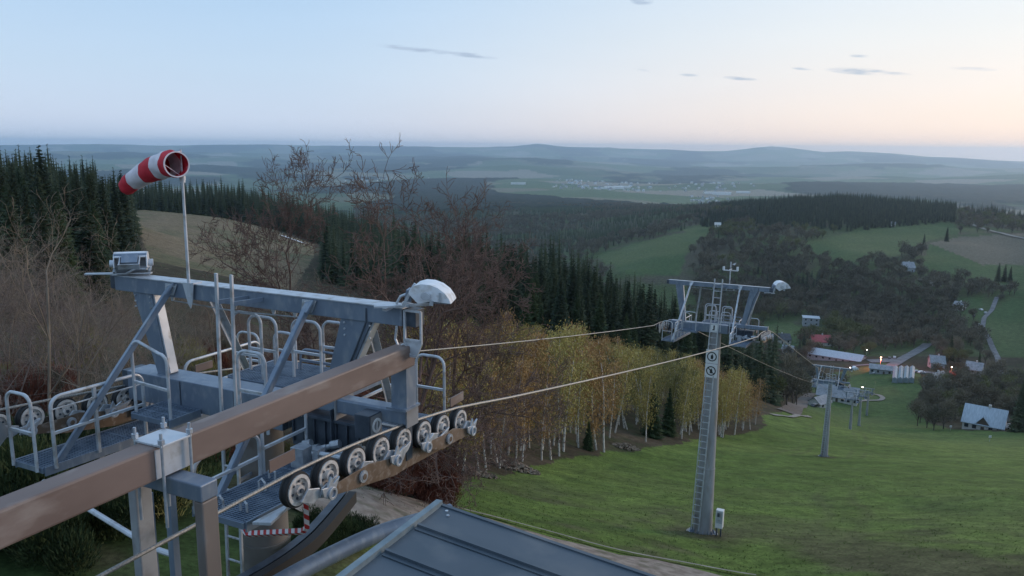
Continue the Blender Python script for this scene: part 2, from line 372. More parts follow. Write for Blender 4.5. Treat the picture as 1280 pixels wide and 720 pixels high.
def groundcol(x, y, z):
    r = np.hypot(x, y); px, py = proj(np.stack([x, y, z], -1))
    jx = px + fbm(x/3, y/3, 51)*np.clip(900/np.maximum(r, 20), 2, 30); jy = py + fbm(x/3, y/3, 52)*np.clip(500/np.maximum(r, 20), 1.5, 16)
    C = np.tile(np.array([.055,.045,.028]), (len(x), 1))                     # leaf litter and brush
    n = fbm(x/14, y/14, 40, 5); n2 = fbm(x/2.2, y/2.2, 43, 4)
    C = mixc(C, np.array([.085,.066,.045]), smooth(-.1,.5,n)); C = mixc(C, np.array([.045,.06,.022]), smooth(.1,.5,n2)*.6)
    front = y > 0
    g = inpoly(jx, jy, SLOPE) & front & (r < 560)
    grass = mixc(mixc(np.tile(np.array([.085,.128,.028]), (len(x),1)), np.array([.115,.160,.038]), smooth(-.3,.4,n)), np.array([.062,.098,.026]), smooth(.05,.5,n2)*.5)
    grass = mixc(grass, np.array([.070,.095,.030]), smooth(.0,.5,fbm(x/38,y/22,46))*.5)
    dn = fbm(x/5, y/5, 61, 5)
    bare = smooth(-.25,.3,dn+.5*n2)*(1-smooth(26,52,r)*.8)*(smooth(.0,1,(r < 60)*1.))      # worn ground near the top
    grass = mixc(grass, np.array([.085,.066,.044]), bare*.75)
    for (a_, b_) in ((8.9, 33.5), (40., 93.)):
        grass = mixc(grass, np.array([.055,.045,.03]), (1-smooth(.7, 2.6, np.hypot(x-a_, y-b_)+n2))*.8)
    tr = np.abs((x*math.cos(.45)-y*math.sin(.45))-(-4.6)+fbm(y/18, x/18, 66)*2.5)   # faint wheel marks down the run
    for off in (0, 1.9): grass = mixc(grass, np.array([.085,.085,.04]), np.exp(-((tr-off-3)/.35)**2)*.45*smooth(-.3,.3,n))
    far = smooth(120, 420, r); grass = mixc(grass, np.array([.066,.104,.040]), far*.8)
    C = np.where(g[:,None], grass, C)
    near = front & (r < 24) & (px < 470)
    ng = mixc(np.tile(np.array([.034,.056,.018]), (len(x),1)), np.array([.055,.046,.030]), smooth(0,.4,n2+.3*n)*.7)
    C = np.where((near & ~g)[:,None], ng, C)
    # gravel around the tower foot
    dp = smooth(0,1,1-np.clip(sdist(jx, jy, [(385,600),(430,612),(500,622),(545,632)])/24, 0, 1)) * (front & (r < 32) & (r > 12))
    C = mixc(C, np.array([.20,.165,.135]), dp*.9*smooth(-.8,.1,n2+.3))
    b = inpoly(jx, jy, MEADOW_B) & (r > 200) & (r < 640) & front
    mb = mixc(np.tile(np.array([.175,.135,.085]), (len(x),1)), np.array([.12,.11,.06]), smooth(-.2,.4,n))
    C = np.where(b[:,None], mb, C)
    mid = front & (r > 560) & (r < 2600)
    base = mixc(np.tile(np.array([.085,.076,.052]), (len(x),1)), np.array([.070,.092,.038]), smooth(-.25,.15,fbm(x/60,y/60,70,5)))
    C = np.where(mid[:,None], base, C)
    for P_ in MEADOW_G:
        gg = inpoly(px+fbm(x/25,y/25,51)*9, py+fbm(x/25,y/25,52)*4, P_) & mid
        gc = mixc(np.tile(np.array([.062,.098,.038]), (len(x),1)), np.array([.095,.12,.05]), smooth(-.3,.4,fbm(x/70,y/70,72,4)))
        C = np.where(gg[:,None], gc, C)
    C = np.where((inpoly(px, py, FIELD_B) & mid)[:,None], np.array([.145,.125,.09]), C)
    # far country: woods and a patchwork of fields
    ff = farforest(x, y); fr = r > 2300
    u = (x*.83+y*.55)/380; v = (-x*.55+y*.83)/700
    u = u+fbm(x/900,y/900,81)*.5; v = v+fbm(x/900,y/900,82)*.5
    ci = (np.floor(u).astype(int)*7919+np.floor(v).astype(int)*104729) % 97
    pal = np.array([[.09,.125,.065],[.12,.155,.08],[.19,.175,.12],[.075,.105,.055],[.25,.22,.17],[.10,.14,.07],[.13,.13,.08]])
    fld = pal[ci % 7]
    wood = np.array([.026,.034,.026])
    wn = fbm(x/160,y/160,83,4)
    fc = mixc(fld, wood, smooth(-.02,.03,ff+.12*wn))
    C = np.where(fr[:,None], fc, C)
    return C, px, py, r
az_f = np.linspace(R_(-42), R_(42), 860); az_b = np.linspace(R_(43), R_(317), 130)[1:-1]
AZ = np.concatenate([az_f, az_b]); RR = np.concatenate([np.geomspace(1.5, 12, 40)[:-1], np.geomspace(12, 420, 430)[:-1], np.geomspace(420, 26500, 380)])
ga, gr = np.meshgrid(AZ, RR); gx = gr*np.sin(ga); gy = gr*np.cos(ga)
gzv = height(gx, gy)
ff_ = farforest(gx.ravel(), gy.ravel()).reshape(gx.shape)
wood_h = np.clip((ff_+.12*fbm(gx/160,gy/160,83,4)-.0)/.05, 0, 1)*(gr > 2300)*np.clip((30000-gr)/6000, 0, 1)
gzv = gzv + wood_h*(12+7*fbm(gx/35, gy/35, 88, 3))
nr, na = gx.shape
V = np.stack([gx, gy, gzv], -1).reshape(-1, 3)
cidx = len(V); V = np.vstack([V, [[0, 0, gz(0, 0)]]])
ii, jj = np.meshgrid(np.arange(nr-1), np.arange(na), indexing='ij')
j2 = (jj+1) % na
Fq = np.stack([ii*na+jj, ii*na+j2, (ii+1)*na+j2, (ii+1)*na+jj], -1).reshape(-1, 4)[:, ::-1]
tri = np.stack([np.full(na, cidx), (np.arange(na)+1) % na, np.arange(na)], -1)
m, nt, b = newmat('ground_cover'); M['ground'] = m
b.inputs['Roughness'].default_value = .95; b.inputs['Specular IOR Level'].default_value = .1
atn = N(nt, 'ShaderNodeAttribute', attribute_name='cover'); pos = N(nt, 'ShaderNodeNewGeometry')
colr = atn.outputs['Color']
for sc, lo_, hi_, amt in ((.35, .35, .7, .22), (1.6, .3, .7, .30), (9., .3, .7, .34), (45., .3, .7, .25)):
    nn = N(nt, 'ShaderNodeTexNoise'); nn.inputs['Scale'].default_value = sc; nn.inputs['Detail'].default_value = 4
    nt.links.new(pos.outputs['Position'], nn.inputs['Vector'])
    mr = N(nt, 'ShaderNodeMapRange'); mr.inputs['From Min'].default_value = lo_; mr.inputs['From Max'].default_value = hi_
    mr.inputs['To Min'].default_value = 1-amt; mr.inputs['To Max'].default_value = 1+amt
    nt.links.new(nn.outputs['Fac'], mr.inputs['Value'])
    vm = N(nt, 'ShaderNodeVectorMath', operation='SCALE'); nt.links.new(colr, vm.inputs[0]); nt.links.new(mr.outputs[0], vm.inputs['Scale']); colr = vm.outputs[0]
nt.links.new(colr, b.inputs['Base Color'])
me = npmesh('ground', V, np.vstack([Fq]), [m], smooth=True)
Cc, vpx, vpy, vr = groundcol(V[:,0], V[:,1], V[:,2])
ca = me.color_attributes.new('cover', 'FLOAT_COLOR', 'POINT')
ca.data.foreach_set('color', np.hstack([Cc, np.ones((len(Cc), 1))]).astype(np.float32).ravel())
setp(obj('ground', me), kind='structure')

def strip(name, pts, w, mat, lift=.05, n=6, jit=0, label=None):   # path draped on the ground, pts world xy
    P = [Vector((p[0], p[1])) for p in pts]; dense = []
    for a, b_ in zip(P[:-1], P[1:]):
        k = max(2, int((b_-a).length/max((w[0] if isinstance(w, (tuple, list)) else w)*.4, .5)))
        for i in range(k): dense.append(a.lerp(b_, i/k))
    dense.append(P[-1])
    for _ in range(6):
        dense = [dense[0]]+[(dense[i-1]+dense[i]*2+dense[i+1])/4 for i in range(1, len(dense)-1)]+[dense[-1]]
    vs = []; X = []; Y = []
    for i, p in enumerate(dense):
        d = (dense[min(i+1,len(dense)-1)]-dense[max(i-1,0)]).normalized(); nn_ = Vector((-d.y, d.x))
        ww = w if not isinstance(w, (tuple, list)) else w[0]+(w[1]-w[0])*i/len(dense)
        for k in range(n+1):
            t = (k/n-.5)*ww*(1+jit*(random.random()-.5) if k in (0, n) else 1)
            q = p+nn_*t; X.append(q.x); Y.append(q.y)
    Z = height(np.array(X), np.array(Y))
    # the ground mesh is a faceted copy of the height function: lift a little with distance
    rr_ = np.hypot(X, Y); Z = Z+lift+rr_*.0006
    V_ = np.stack([X, Y, Z], -1); m_ = n+1
    fq = np.array([[i*m_+k, i*m_+k+1, (i+1)*m_+k+1, (i+1)*m_+k] for i in range(len(dense)-1) for k in range(n)])
    o = obj(name, npmesh(name, V_, fq, [mat], smooth=True)); setp(o, kind='structure'); return o
M['dirt'] = noisy('trodden_gravel', (.16,.125,.10), (.28,.235,.195), 3, .95, c3=(.09,.085,.05), s3=1.3, coords='World', bump=.3)
M['kerb'] = noisy('stone_edge', (.17,.155,.135), (.27,.25,.22), 3, .9, coords='World')
M['road'] = noisy('pale_asphalt', (.10,.10,.11), (.17,.17,.18), .3, .85, coords='World')
def gp(px, py, r0=None): p = ground(px, py, r0); return (p[0], p[1])

# ------------------------------------------------------------------ sky, air, sun
w = bpy.data.worlds.new('World'); scene.world = w; w.use_nodes = True; nt = w.node_tree; nt.nodes.clear()
out = N(nt, 'ShaderNodeOutputWorld'); bg = N(nt, 'ShaderNodeBackground'); nt.links.new(bg.outputs[0], out.inputs[0])
tc = N(nt, 'ShaderNodeTexCoord')
sky = N(nt, 'ShaderNodeTexSky', sky_type='NISHITA'); sky.sun_disc = False
SUN_AZ = R_(62); SUN_EL = R_(3)
sky.sun_elevation = SUN_EL; sky.sun_rotation = SUN_AZ; sky.altitude = 900
sep = N(nt, 'ShaderNodeSeparateXYZ'); nt.links.new(tc.outputs['Generated'], sep.inputs[0])
def ramp(fac, stops):
    r = N(nt, 'ShaderNodeValToRGB'); e = r.color_ramp.elements
    while len(e) < len(stops): e.new(.5)
    for i, (p, c) in enumerate(stops): e[i].position = p; e[i].color = (*c, 1)
    nt.links.new(fac, r.inputs[0]); return r.outputs[0]
def s2l(c): return tuple(((v/255)/12.92 if v <= 10 else (((v/255)+.055)/1.055)**2.4) for v in c)
def math_(op, a, b_=None, c=None):
    n = N(nt, 'ShaderNodeMath', operation=op)
    for i, v in enumerate((a, b_, c)):
        if v is None: continue
        if isinstance(v, (int, float)): n.inputs[i].default_value = v
        else: nt.links.new(v, n.inputs[i])
    return n.outputs[0]
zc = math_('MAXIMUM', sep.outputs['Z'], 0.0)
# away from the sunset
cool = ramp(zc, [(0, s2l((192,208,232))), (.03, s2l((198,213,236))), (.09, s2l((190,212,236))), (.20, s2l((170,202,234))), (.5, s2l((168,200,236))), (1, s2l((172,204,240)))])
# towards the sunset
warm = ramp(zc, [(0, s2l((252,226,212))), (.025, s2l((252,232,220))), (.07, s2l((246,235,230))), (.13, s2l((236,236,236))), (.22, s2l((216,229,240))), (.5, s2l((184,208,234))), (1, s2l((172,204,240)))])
dx = math_('MULTIPLY', sep.outputs['X'], math.sin(SUN_AZ)); dy = math_('MULTIPLY_ADD', sep.outputs['Y'], math.cos(SUN_AZ), dx)
hz = math_('SQRT', math_('MAXIMUM', math_('SUBTRACT', 1.0, math_('MULTIPLY', sep.outputs['Z'], sep.outputs['Z'])), 1e-4))
cs = math_('DIVIDE', dy, hz)
mrn = N(nt, 'ShaderNodeMapRange', interpolation_type='SMOOTHSTEP'); mrn.inputs['From Min'].default_value = .15; mrn.inputs['From Max'].default_value = .98
nt.links.new(cs, mrn.inputs['Value'])
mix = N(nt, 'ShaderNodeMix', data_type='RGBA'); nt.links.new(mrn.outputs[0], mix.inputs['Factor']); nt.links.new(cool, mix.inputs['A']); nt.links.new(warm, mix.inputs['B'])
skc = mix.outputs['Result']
# thin evening clouds: streaks fixed in the sky
azn = math_('ARCTAN2', sep.outputs['X'], sep.outputs['Y']); eln = math_('ARCSINE', sep.outputs['Z'])
cn = N(nt, 'ShaderNodeTexNoise'); cn.inputs['Scale'].default_value = 1; cn.inputs['Detail'].default_value = 5
cmb = N(nt, 'ShaderNodeCombineXYZ'); nt.links.new(math_('MULTIPLY', azn, 45.0), cmb.inputs[0]); nt.links.new(math_('MULTIPLY', eln, 260.0), cmb.inputs[1]); nt.links.new(cmb.outputs[0], cn.inputs['Vector'])
cov = None
for px, py, hw, hh, k in [(522,62,52,3.2,1),(585,69,36,3.2,1),(1073,89,34,4.0,1.),(1076,70,12,2,.7),(925,98,20,2.2,.9),(862,94,12,1.8,.8),(1003,86,12,1.6,.6),(802,1,14,5,1.2),(1215,86,24,2,.4),(1120,92,16,2,.5),(804,88,8,1.5,.5)]:
    q = ray(px, py); q = q/np.linalg.norm(q); a0 = math.atan2(q[0], q[1]); e0 = math.asin(q[2])
    sx = hw/F; sy = hh/F
    u = math_('DIVIDE', math_('SUBTRACT', azn, a0), sx)
    v = math_('DIVIDE', math_('ADD', math_('SUBTRACT', eln, e0), math_('MULTIPLY', math_('SUBTRACT', azn, a0), .085)), sy)
    d2 = math_('ADD', math_('MULTIPLY', u, u), math_('MULTIPLY', v, v))
    g = math_('MULTIPLY', math_('MAXIMUM', math_('SUBTRACT', 1.15, d2), 0.0), k)
    cov = g if cov is None else math_('MAXIMUM', cov, g)
cov = math_('MULTIPLY', cov, math_('MULTIPLY', math_('MAXIMUM', math_('SUBTRACT', cn.outputs['Fac'], .32), 0.0), 3.2))
cov = math_('MINIMUM', cov, .8)
mix2 = N(nt, 'ShaderNodeMix', data_type='RGBA'); nt.links.new(cov, mix2.inputs['Factor']); nt.links.new(skc, mix2.inputs['A']); mix2.inputs['B'].default_value = (*s2l((160,178,204)), 1)
# broad uneven tone so the sky is not a perfect ramp
bn = N(nt, 'ShaderNodeTexNoise'); bn.inputs['Scale'].default_value = 3; bn.inputs['Detail'].default_value = 3
mp = N(nt, 'ShaderNodeMapping'); mp.inputs['Scale'].default_value = (1, 1, 6); nt.links.new(tc.outputs['Generated'], mp.inputs[0]); nt.links.new(mp.outputs[0], bn.inputs['Vector'])
bs = math_('MULTIPLY_ADD', bn.outputs['Fac'], .07, .925)
vs_ = N(nt, 'ShaderNodeVectorMath', operation='SCALE'); nt.links.new(mix2.outputs['Result'], vs_.inputs[0]); nt.links.new(bs, vs_.inputs['Scale'])
# a share of the physical sky
mxn = N(nt, 'ShaderNodeMix', data_type='RGBA', blend_type='ADD'); mxn.inputs['Factor'].default_value = .02
nt.links.new(vs_.outputs[0], mxn.inputs['A']); nt.links.new(sky.outputs[0], mxn.inputs['B'])
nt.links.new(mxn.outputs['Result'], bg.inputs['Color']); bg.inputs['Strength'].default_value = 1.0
w.cycles.sampling_method = 'MANUAL'; w.cycles.sample_map_resolution = 512

sl = bpy.data.lights.new('sun', 'SUN'); sl.energy = 1.3; sl.angle = R_(20); sl.color = (1, .78, .62)
so = bpy.data.objects.new('sun', sl); col.objects.link(so)
sd = Vector((math.sin(SUN_AZ)*math.cos(R_(9)), math.cos(SUN_AZ)*math.cos(R_(9)), math.sin(R_(9))))
so.rotation_euler = (-sd).to_track_quat('-Z', 'Y').to_euler(); so.location = (60, 30, 60)

# evening air
hb = MB().box((-26800,-26800,float(V[:,2].min())-3), (26800,26800,max(75, float(V[:,2].max())+8)))
mh = bpy.data.materials.new('air'); mh.use_nodes = True; nt = mh.node_tree; nt.nodes.clear()
o_ = N(nt, 'ShaderNodeOutputMaterial'); pv = N(nt, 'ShaderNodeVolumePrincipled'); nt.links.new(pv.outputs[0], o_.inputs['Volume'])
pv.inputs['Density'].default_value = 5.6e-5; pv.inputs['Color'].default_value = (.62,.81,1,1); pv.inputs['Anisotropy'].default_value = 0.55
setp(hb.build('haze', mh), kind='stuff')

# ------------------------------------------------------------------ camera
cd = bpy.data.cameras.new('camera'); cd.sensor_width = 36; cd.lens = 36*F/1280; cd.clip_start = .1; cd.clip_end = 150000
co = bpy.data.objects.new('camera', cd); col.objects.link(co)
co.matrix_world = Matrix(((RV[0], -DV[0], -fw[0], 0), (RV[1], -DV[1], -fw[1], 0), (RV[2], -DV[2], -fw[2], 0), (0, 0, 0, 1)))
scene.camera = co
scene.render.engine = 'CYCLES'
scene.view_settings.view_transform = 'Standard'; scene.view_settings.look = 'None'; scene.view_settings.exposure = .14
scene.cycles.max_bounces = 6; scene.cycles.diffuse_bounces = 3; scene.cycles.volume_bounces = 4; scene.cycles.transparent_max_bounces = 8
# ------------------------------------------------------------------ the lift
PHI = math.atan(.485)
UV = Vector((math.cos(PHI), -math.sin(PHI), 0)); WV = Vector((math.sin(PHI), math.cos(PHI), 0))
OH = Vector((-3.104, 8.880, -1.65))
def LW(u, w_, z): return OH + UV*u + WV*w_ + Vector((0,0,z))
HEAD = Matrix.Translation(OH) @ Matrix.Rotation(-PHI, 4, 'Z')

ROPE_R = [(-12,-1.20),(-2.53,-1.16),(-1.7,-1.155),(-1.34,-1.17),(-.9,-1.20),(-.5,-1.232),(-.07,-1.275),(.31,-1.32),(.73,-1.38),(1.165,-1.447),(1.675,-1.55),(2.6,-1.74)]
ROPE_L = [(-12,-1.22),(-2.3,-1.27),(-1.6,-1.31),(-.95,-1.37),(-.1,-1.46),(.6,-1.54),(1.2,-1.62),(2.6,-1.83)]
def rz(tab, w_): return float(np.interp(w_, [t[0] for t in tab], [t[1] for t in tab]))

def hoop(mb, a, b, top, r=.019, foot=0., cr=.12, mid=None):   # upside-down U rail between two foot points
    a = Vector(a); b = Vector(b); d = (b-a).normalized(); za = top if not isinstance(top, tuple) else top[0]; zb = top if not isinstance(top, tuple) else top[1]
    ta = Vector((a.x, a.y, za)); tb = Vector((b.x, b.y, zb)); pts = [a, ta-Vector((0,0,cr))]
    for k in range(1, 5):
        t = k/5*PI/2; pts.append(ta + d*cr*(1-math.cos(t)) - Vector((0,0,cr))*(1-math.sin(t)))
    pts.append(ta+d*cr); pts.append(tb-d*cr)
    for k in range(1, 5):
        t = k/5*PI/2; pts.append(tb - d*cr*(1-math.sin(t)) - Vector((0,0,cr))*(1-math.cos(t)))
    pts += [tb-Vector((0,0,cr)), b]
    mb.tube(pts, r, 8)
    if mid is not None:
        f = lambda p, q: p.lerp(q, mid)
        mb.bar(f(a, ta), f(b, tb), .03, .03)
def grating(name, u0, u1, w0, w1, z, parent, slope=0., pu=.05, pw=.033):
    mb = MB(); zz = lambda w_: z - slope*(w_-w0)
    n = max(2, int((u1-u0)/pu))
    for i in range(n+1):
        u = u0+(u1-u0)*i/n; mb.bar((u, w0, zz(w0)), (u, w1, zz(w1)), .006, .028)
    n = max(2, int((w1-w0)/pw))
    for i in range(n+1):
        ww = w0+(w1-w0)*i/n; mb.bar((u0, ww, zz(ww)+.004), (u1, ww, zz(ww)+.004), .012, .022)
    o = mb.build(name, M['grating'], parent)
    e = MB()
    for i in range(4):      # panel joints and side channels
        ww = w0+(w1-w0)*i/3; e.bar((u0, ww, zz(ww)-.02), (u1, ww, zz(ww)-.02), .035, .06)
    e.bar((u0-.012, w0, zz(w0)-.03), (u0-.012, w1, zz(w1)-.03), .02, .10); e.bar((u1+.012, w0, zz(w0)-.03), (u1+.012, w1, zz(w1)-.03), .02, .10)
    e.build('platform_frame', M['galv'], o)
    return o

def sheave_train(parent, side, tab, detail=True, nose=.0):
    u = 2.17*side
    out = 1 if side > 0 else 1      # rocker plates are seen on the side of the station
    ws = [-1.70,-1.30,-.89,-.48,-.07,.33,.74,1.15]
    cs = [(w_, rz(tab, w_)-.165) for w_ in ws]
    main = MB()
    # main rocker: two long plates with eye ends
    def plate(mb, w0, w1, h0, h1, uu, t, drop):
        z0 = rz(tab, w0)-.195-drop; z1 = rz(tab, w1)-.195-drop; wm = (w0+w1)/2; zm = (z0+z1)/2
        p = [(uu, w0, z0-h0), (uu, w0-.05, z0), (uu, w0, z0+h0), (uu, wm-.12, zm+h1), (uu, wm+.12, zm+h1), (uu, w1, z1+h0), (uu, w1+.05, z1), (uu, w1, z1-h0), (uu, wm+.1, zm-h1), (uu, wm-.1, zm-h1)]
        mb.prism(p, (t, 0, 0))
    tr = MB()
    plate(tr, -1.35, -.43, .045, .085, u+.10*out, .014, .10); plate(tr, .30, 1.20, .045, .085, u+.10*out, .014, .10)
    plate(tr, -1.35, -.43, .045, .085, u-.115*out, .014, .10); plate(tr, .30, 1.20, .045, .085, u-.115*out, .014, .10)
    lb = MB(); plate(lb, -.95, .78, .05, .10, u-.02, .03, .20)
    for w_ in (-.89, .75): lb.cyl((u-.15, w_, rz(tab, w_)-.295), (u+.15, w_, rz(tab, w_)-.295), .03, n=10)
    root = lb.build('sheave_train', M['rust_plate'], parent, bevel=.003, one=True)
    tr.build('rocker_plate', M['rust_plate'], root, bevel=.003)
    piv = MB()
    for w_ in (-.89, .75):
        z = rz(tab, w_)-.295; piv.cyl((u+.115, w_, z), (u+.145, w_, z), .042, n=16); piv.ring((u+.13, w_, z), (1,0,0), .042, .06, .02)
    piv.build('pivot_cap', M['zinc'], root, smooth=True)
    n = 0
    for i, (w_, zc_) in enumerate(cs):
        s = MB(); c = Vector((u, w_, zc_))
        s.m = 0     # rubber tyre with groove
        prof = [(-.040,.118),(-.040,.158),(-.02,.164),(-.008,.152),(.008,.152),(.02,.164),(.040,.158),(.040,.118)]
        nn_ = 32; vs = []; fs = []
        for k in range(nn_):
            a = 2*PI*k/nn_
            for (x, r) in prof: vs.append((c.x+x, c.y+r*math.cos(a), c.z+r*math.sin(a)))
        m_ = len(prof)
        for k in range(nn_):
            for j in range(m_): fs.append((k*m_+j, k*m_+(j+1)%m_, ((k+1)%nn_)*m_+(j+1)%m_, ((k+1)%nn_)*m_+j))
        s.add(vs, fs)
        s.m = 1     # pressed disc, rim ring, hub
        s.cyl(c-Vector((.025,0,0)), c+Vector((.025,0,0)), .120, n=32)
        s.ring(c+Vector((.038,0,0)), (1,0,0), .108, .138, .03, 32); s.ring(c-Vector((.038,0,0)), (1,0,0), .108, .138, .03, 32)
        s.cyl(c-Vector((.06,0,0)), c+Vector((.066,0,0)), .048, n=18)
        s.m = 2
        for k in range(6):
            a = 2*PI*k/6+.3; q = c+Vector((.032, math.cos(a)*.075, math.sin(a)*.075)); s.cyl(q, q+Vector((.008,0,0)), .013, n=8)
        s.cyl(c+Vector((.066,0,0)), c+Vector((.085,0,0)), .02, n=6)
        s.build('sheave', [M['rubber'], M['alu'], M['dark_steel']], root, smooth=True, one=True)
    if detail:
        ft = MB()
        # levers and catch forks on the outer wheels of each pair
        for w_, d in ((-1.70,1),(-1.30,-1),(-.89,1),(-.48,1),(-.07,-1),(.33,1),(.74,-1),(1.15,1)):
            z = rz(tab, w_)-.195; uu = u+.088
            ft.prism([(uu, w_-.045, z-.055), (uu, w_+.05, z+.03), (uu, w_+.18*d+.02, z-.02), (uu, w_+.20*d, z-.10), (uu, w_+.10*d, z-.13)], (.02,0,0))
        for w_ in (-1.42,-.36,.22,1.24):
            z = rz(tab, w_)-.26; uu = u+.13
            ft.prism([(uu, w_-.10, z+.06),(uu, w_-.02, z+.045),(uu, w_+.03, z+.13),(uu, w_+.06, z+.05),(uu, w_+.15, z+.09),(uu, w_+.09, z-.01),(uu, w_+.08, z-.08),(uu, w_-.03, z-.06),(uu, w_-.08, z-.02)], (.022,0,0))
            ft.ring((uu+.03, w_+.03, z-.03), (1,0,0), .035, .06, .02)
        ft.build('catch_lever', M['zinc'], root, bevel=.003)
        gd = MB()
        for w_ in (-1.67, 1.42):
            z = rz(tab, w_)+.06; gd.box((u-.17, w_-.16, z-.055), (u-.155, w_+.16, z+.055))
        gd.build('rope_guard', M['rust_beam'], root)
    if side < 0:    # curved end guard
        g = MB(); z = rz(tab, -1.9)-.28
        g.prism([(u+.1,-2.05,z+.12),(u+.1,-1.95,z+.20),(u+.1,-1.72,z+.20),(u+.1,-1.60,z+.02),(u+.1,-1.75,z-.12),(u+.1,-1.9,z-.14),(u+.1,-2.0,z-.05)], (.02,0,0))
        g.build('end_guard', M['galv_dull'], root)
    return root

def column(mb, base, top, r0, r1, n=28):
    mb.cyl(base, top, r0, r1, n)

def make_tower(Hh, dz, near, label, r0, r1, seg):
    root = empty('lift_tower', (0,0,0))
    Hz = Vector((0,0,Hh))
    H = empty('tower_head_tmp', (0,0,0))
    parts = []
    def P(o):
        parts.append(o); parts.extend(EXTRA.get(o.name, [])); return o
    q = lambda z: z - dz if z < -.3 else z
    # top beam: welded box with darker end pieces
    t = MB(); t.box((-2.25,0,-.20), (2.17,.20,-.012)); P(t.build('top_beam', M['galv'], bevel=.006))
    fl = MB(); fl.box((-2.27,-.012,-.012), (2.19,.212,0)); fl.build('top_flange', M['galv_light'], parts[-1])
    ends = MB(); ends.box((-2.36,.02,-.19), (-2.25,.19,-.02)); ends.box((2.17,.02,-.20), (2.33,.19,-.02)); P(ends.build('beam_end_box', M['dark_steel'], bevel=.004))
    hg = MB()
    for uu in (2.20, 2.40):
        hg.prism([(uu,.0,-.03),(uu,.23,-.03),(uu,.23,-.34),(uu,.16,-.50),(uu,.07,-.50),(uu,.0,-.34)], (.014,0,0)) if uu < 2.3 else None
    # hanging eye plates seen on the right end
    w0 = -.02; pl = [(2.22,-.02),(2.42,-.02),(2.42,-.36),(2.36,-.50),(2.28,-.50),(2.22,-.36)]
    hg = MB()
    for i in range(6):
        a = pl[i]; b_ = pl[(i+1) % 6]; hg.bar((a[0], w0, a[1]), (b_[0], w0, b_[1]), .022, .022)
    hg.bar((2.22,w0,-.33),(2.42,w0,-.33),.022,.022); hg.prism([(2.22,w0+.002,-.34),(2.42,w0+.002,-.34),(2.36,w0+.002,-.49),(2.28,w0+.002,-.49)], (0,.012,0))
    hg.tube([(2.12,w0,-.2),(2.10,w0,-.34),(2.14,w0,-.42),(2.21,w0,-.38)], .014, 6)
    if near: P(hg.build('eye_bracket', M['galv_light']))
    # legs: wide tapered box legs
    for (a0,a1,b0,b1) in ((-1.95,-1.62,-1.60,-1.42), (1.36,1.76,1.05,1.24)):
        lg = MB(); zt, zb = -.198, q(-1.23)
        lg.hexa([(b0,.02,zb),(b1,.02,zb),(b1,.19,zb),(b0,.19,zb),(a0,.02,zt),(a1,.02,zt),(a1,.19,zt),(a0,.19,zt)])
        l_ = P(lg.build('frame_leg', M['galv'], bevel=.004))
        s = 1
        lit_side = MB(); lit_side.hexa([(b1+.002,.045,zb+.02),(b1+.03,.045,zb+.02),(b1+.03,.165,zb+.02),(b1+.002,.165,zb+.02),(a1+.004,.045,zt-.01),(a1+.03,.045,zt-.01),(a1+.03,.165,zt-.01),(a1+.004,.165,zt-.01)])
        lit_side.build('lit_leg_side', M['galv_light'], l_)  # added brighter plate: light on the leg's right side put into the material
    # cross arm: deep box on the left, tube with collars to the right
    ca = MB(); ca.box((-2.05,-.08,q(-1.61)), (.55,.28,q(-1.23)))
    c0 = P(ca.build('cross_arm', M['galv'], bevel=.008))
    ca = MB(); ca.box((.55,-.02,q(-1.29)), (2.22,.17,q(-1.12)))
    ca.build('cross_arm_end', M['galv'], c0, bevel=.02)
    cl = MB()
    for uu in (.80, 1.28): cl.prism([(uu,-.05,q(-1.40)),(uu,-.05,q(-1.10)),(uu,.02,q(-1.02)),(uu,.10,q(-1.0)),(uu,.2,q(-1.03)),(uu,.28,q(-1.12)),(uu,.28,q(-1.40))], (.02,0,0))
    cl.box((2.222,-.035,q(-1.305)), (2.24,.185,q(-1.105))); cl.build('collar_plate', M['galv_dull'], c0)
    # braces in angle steel from the beam to the catwalk ends
    for a, b_ in (((-1.2,-.01,-.04),(-1.58,-1.42,-1.90)), ((.96,-.01,-.05),(.93,-1.45,-1.80)), ((-.85,.235,-.12),(-1.3,1.42,-1.85)), ((1.62,.2,-.35),(1.05,1.4,-1.85))):
        br = MB(); b2 = (b_[0], b_[1], q(b_[2]));  br.angle(a, b2, .055 if a[1] < .1 else .075); br.bar(Vector(a)+Vector((.03,0,.02)), Vector(a).lerp(Vector(b2), .06), .09, .02)
        P(br.build('brace', M['galv'] if near and a[1] < .1 else M['galv_light']))
    # catwalks
    for (u0, u1, zc_, side) in ((-2.02,-1.52,-1.90,-1), (.95,1.60,-1.76,1)):
        g = P(grating('catwalk', u0, u1, -1.60 if side < 0 else -1.75, 1.75, q(zc_), None, slope=.03))
        b_ = MB()
        for ww in (-.9, .15, 1.1): b_.bar((u0, ww, q(zc_)-.09), (u1+(.32 if side > 0 and ww > -.5 else -.0), ww, q(zc_)-.09), .06, .08)
        if side < 0: b_.bar((u0-.15,-1.0,q(zc_)-.09),(u0,-1.0,q(zc_)-.09),.06,.08)
        b_.build('catwalk_bearer', M['galv_dull'], g)
    hr = []
    def rail(*a, **k):
        mb = MB(); hoop(mb, *a, **k); hr.append(P(mb.build('handrail', M['galv_light'] if k.get('r', .019) > .018 else M['galv'], smooth=True)))
    Z = q(-1.93)
    mb = MB(); hoop(mb, (-1.49,-1.48,Z), (-1.49,-.30,Z), (q(-1.11), q(-1.13)), r=.021, mid=.5); mb.bar((-1.49,-.95,Z),(-1.49,-.95,q(-1.12)),.035,.035); mb.bar((-1.47,-1.48,q(-1.24)),(-1.47,-.3,q(-1.26)),.012,.012)
    P(mb.build('handrail', M['galv_light'], smooth=True))
    rail((-2.0,-1.64,Z), (-1.58,-1.64,Z), q(-1.05), mid=.5)
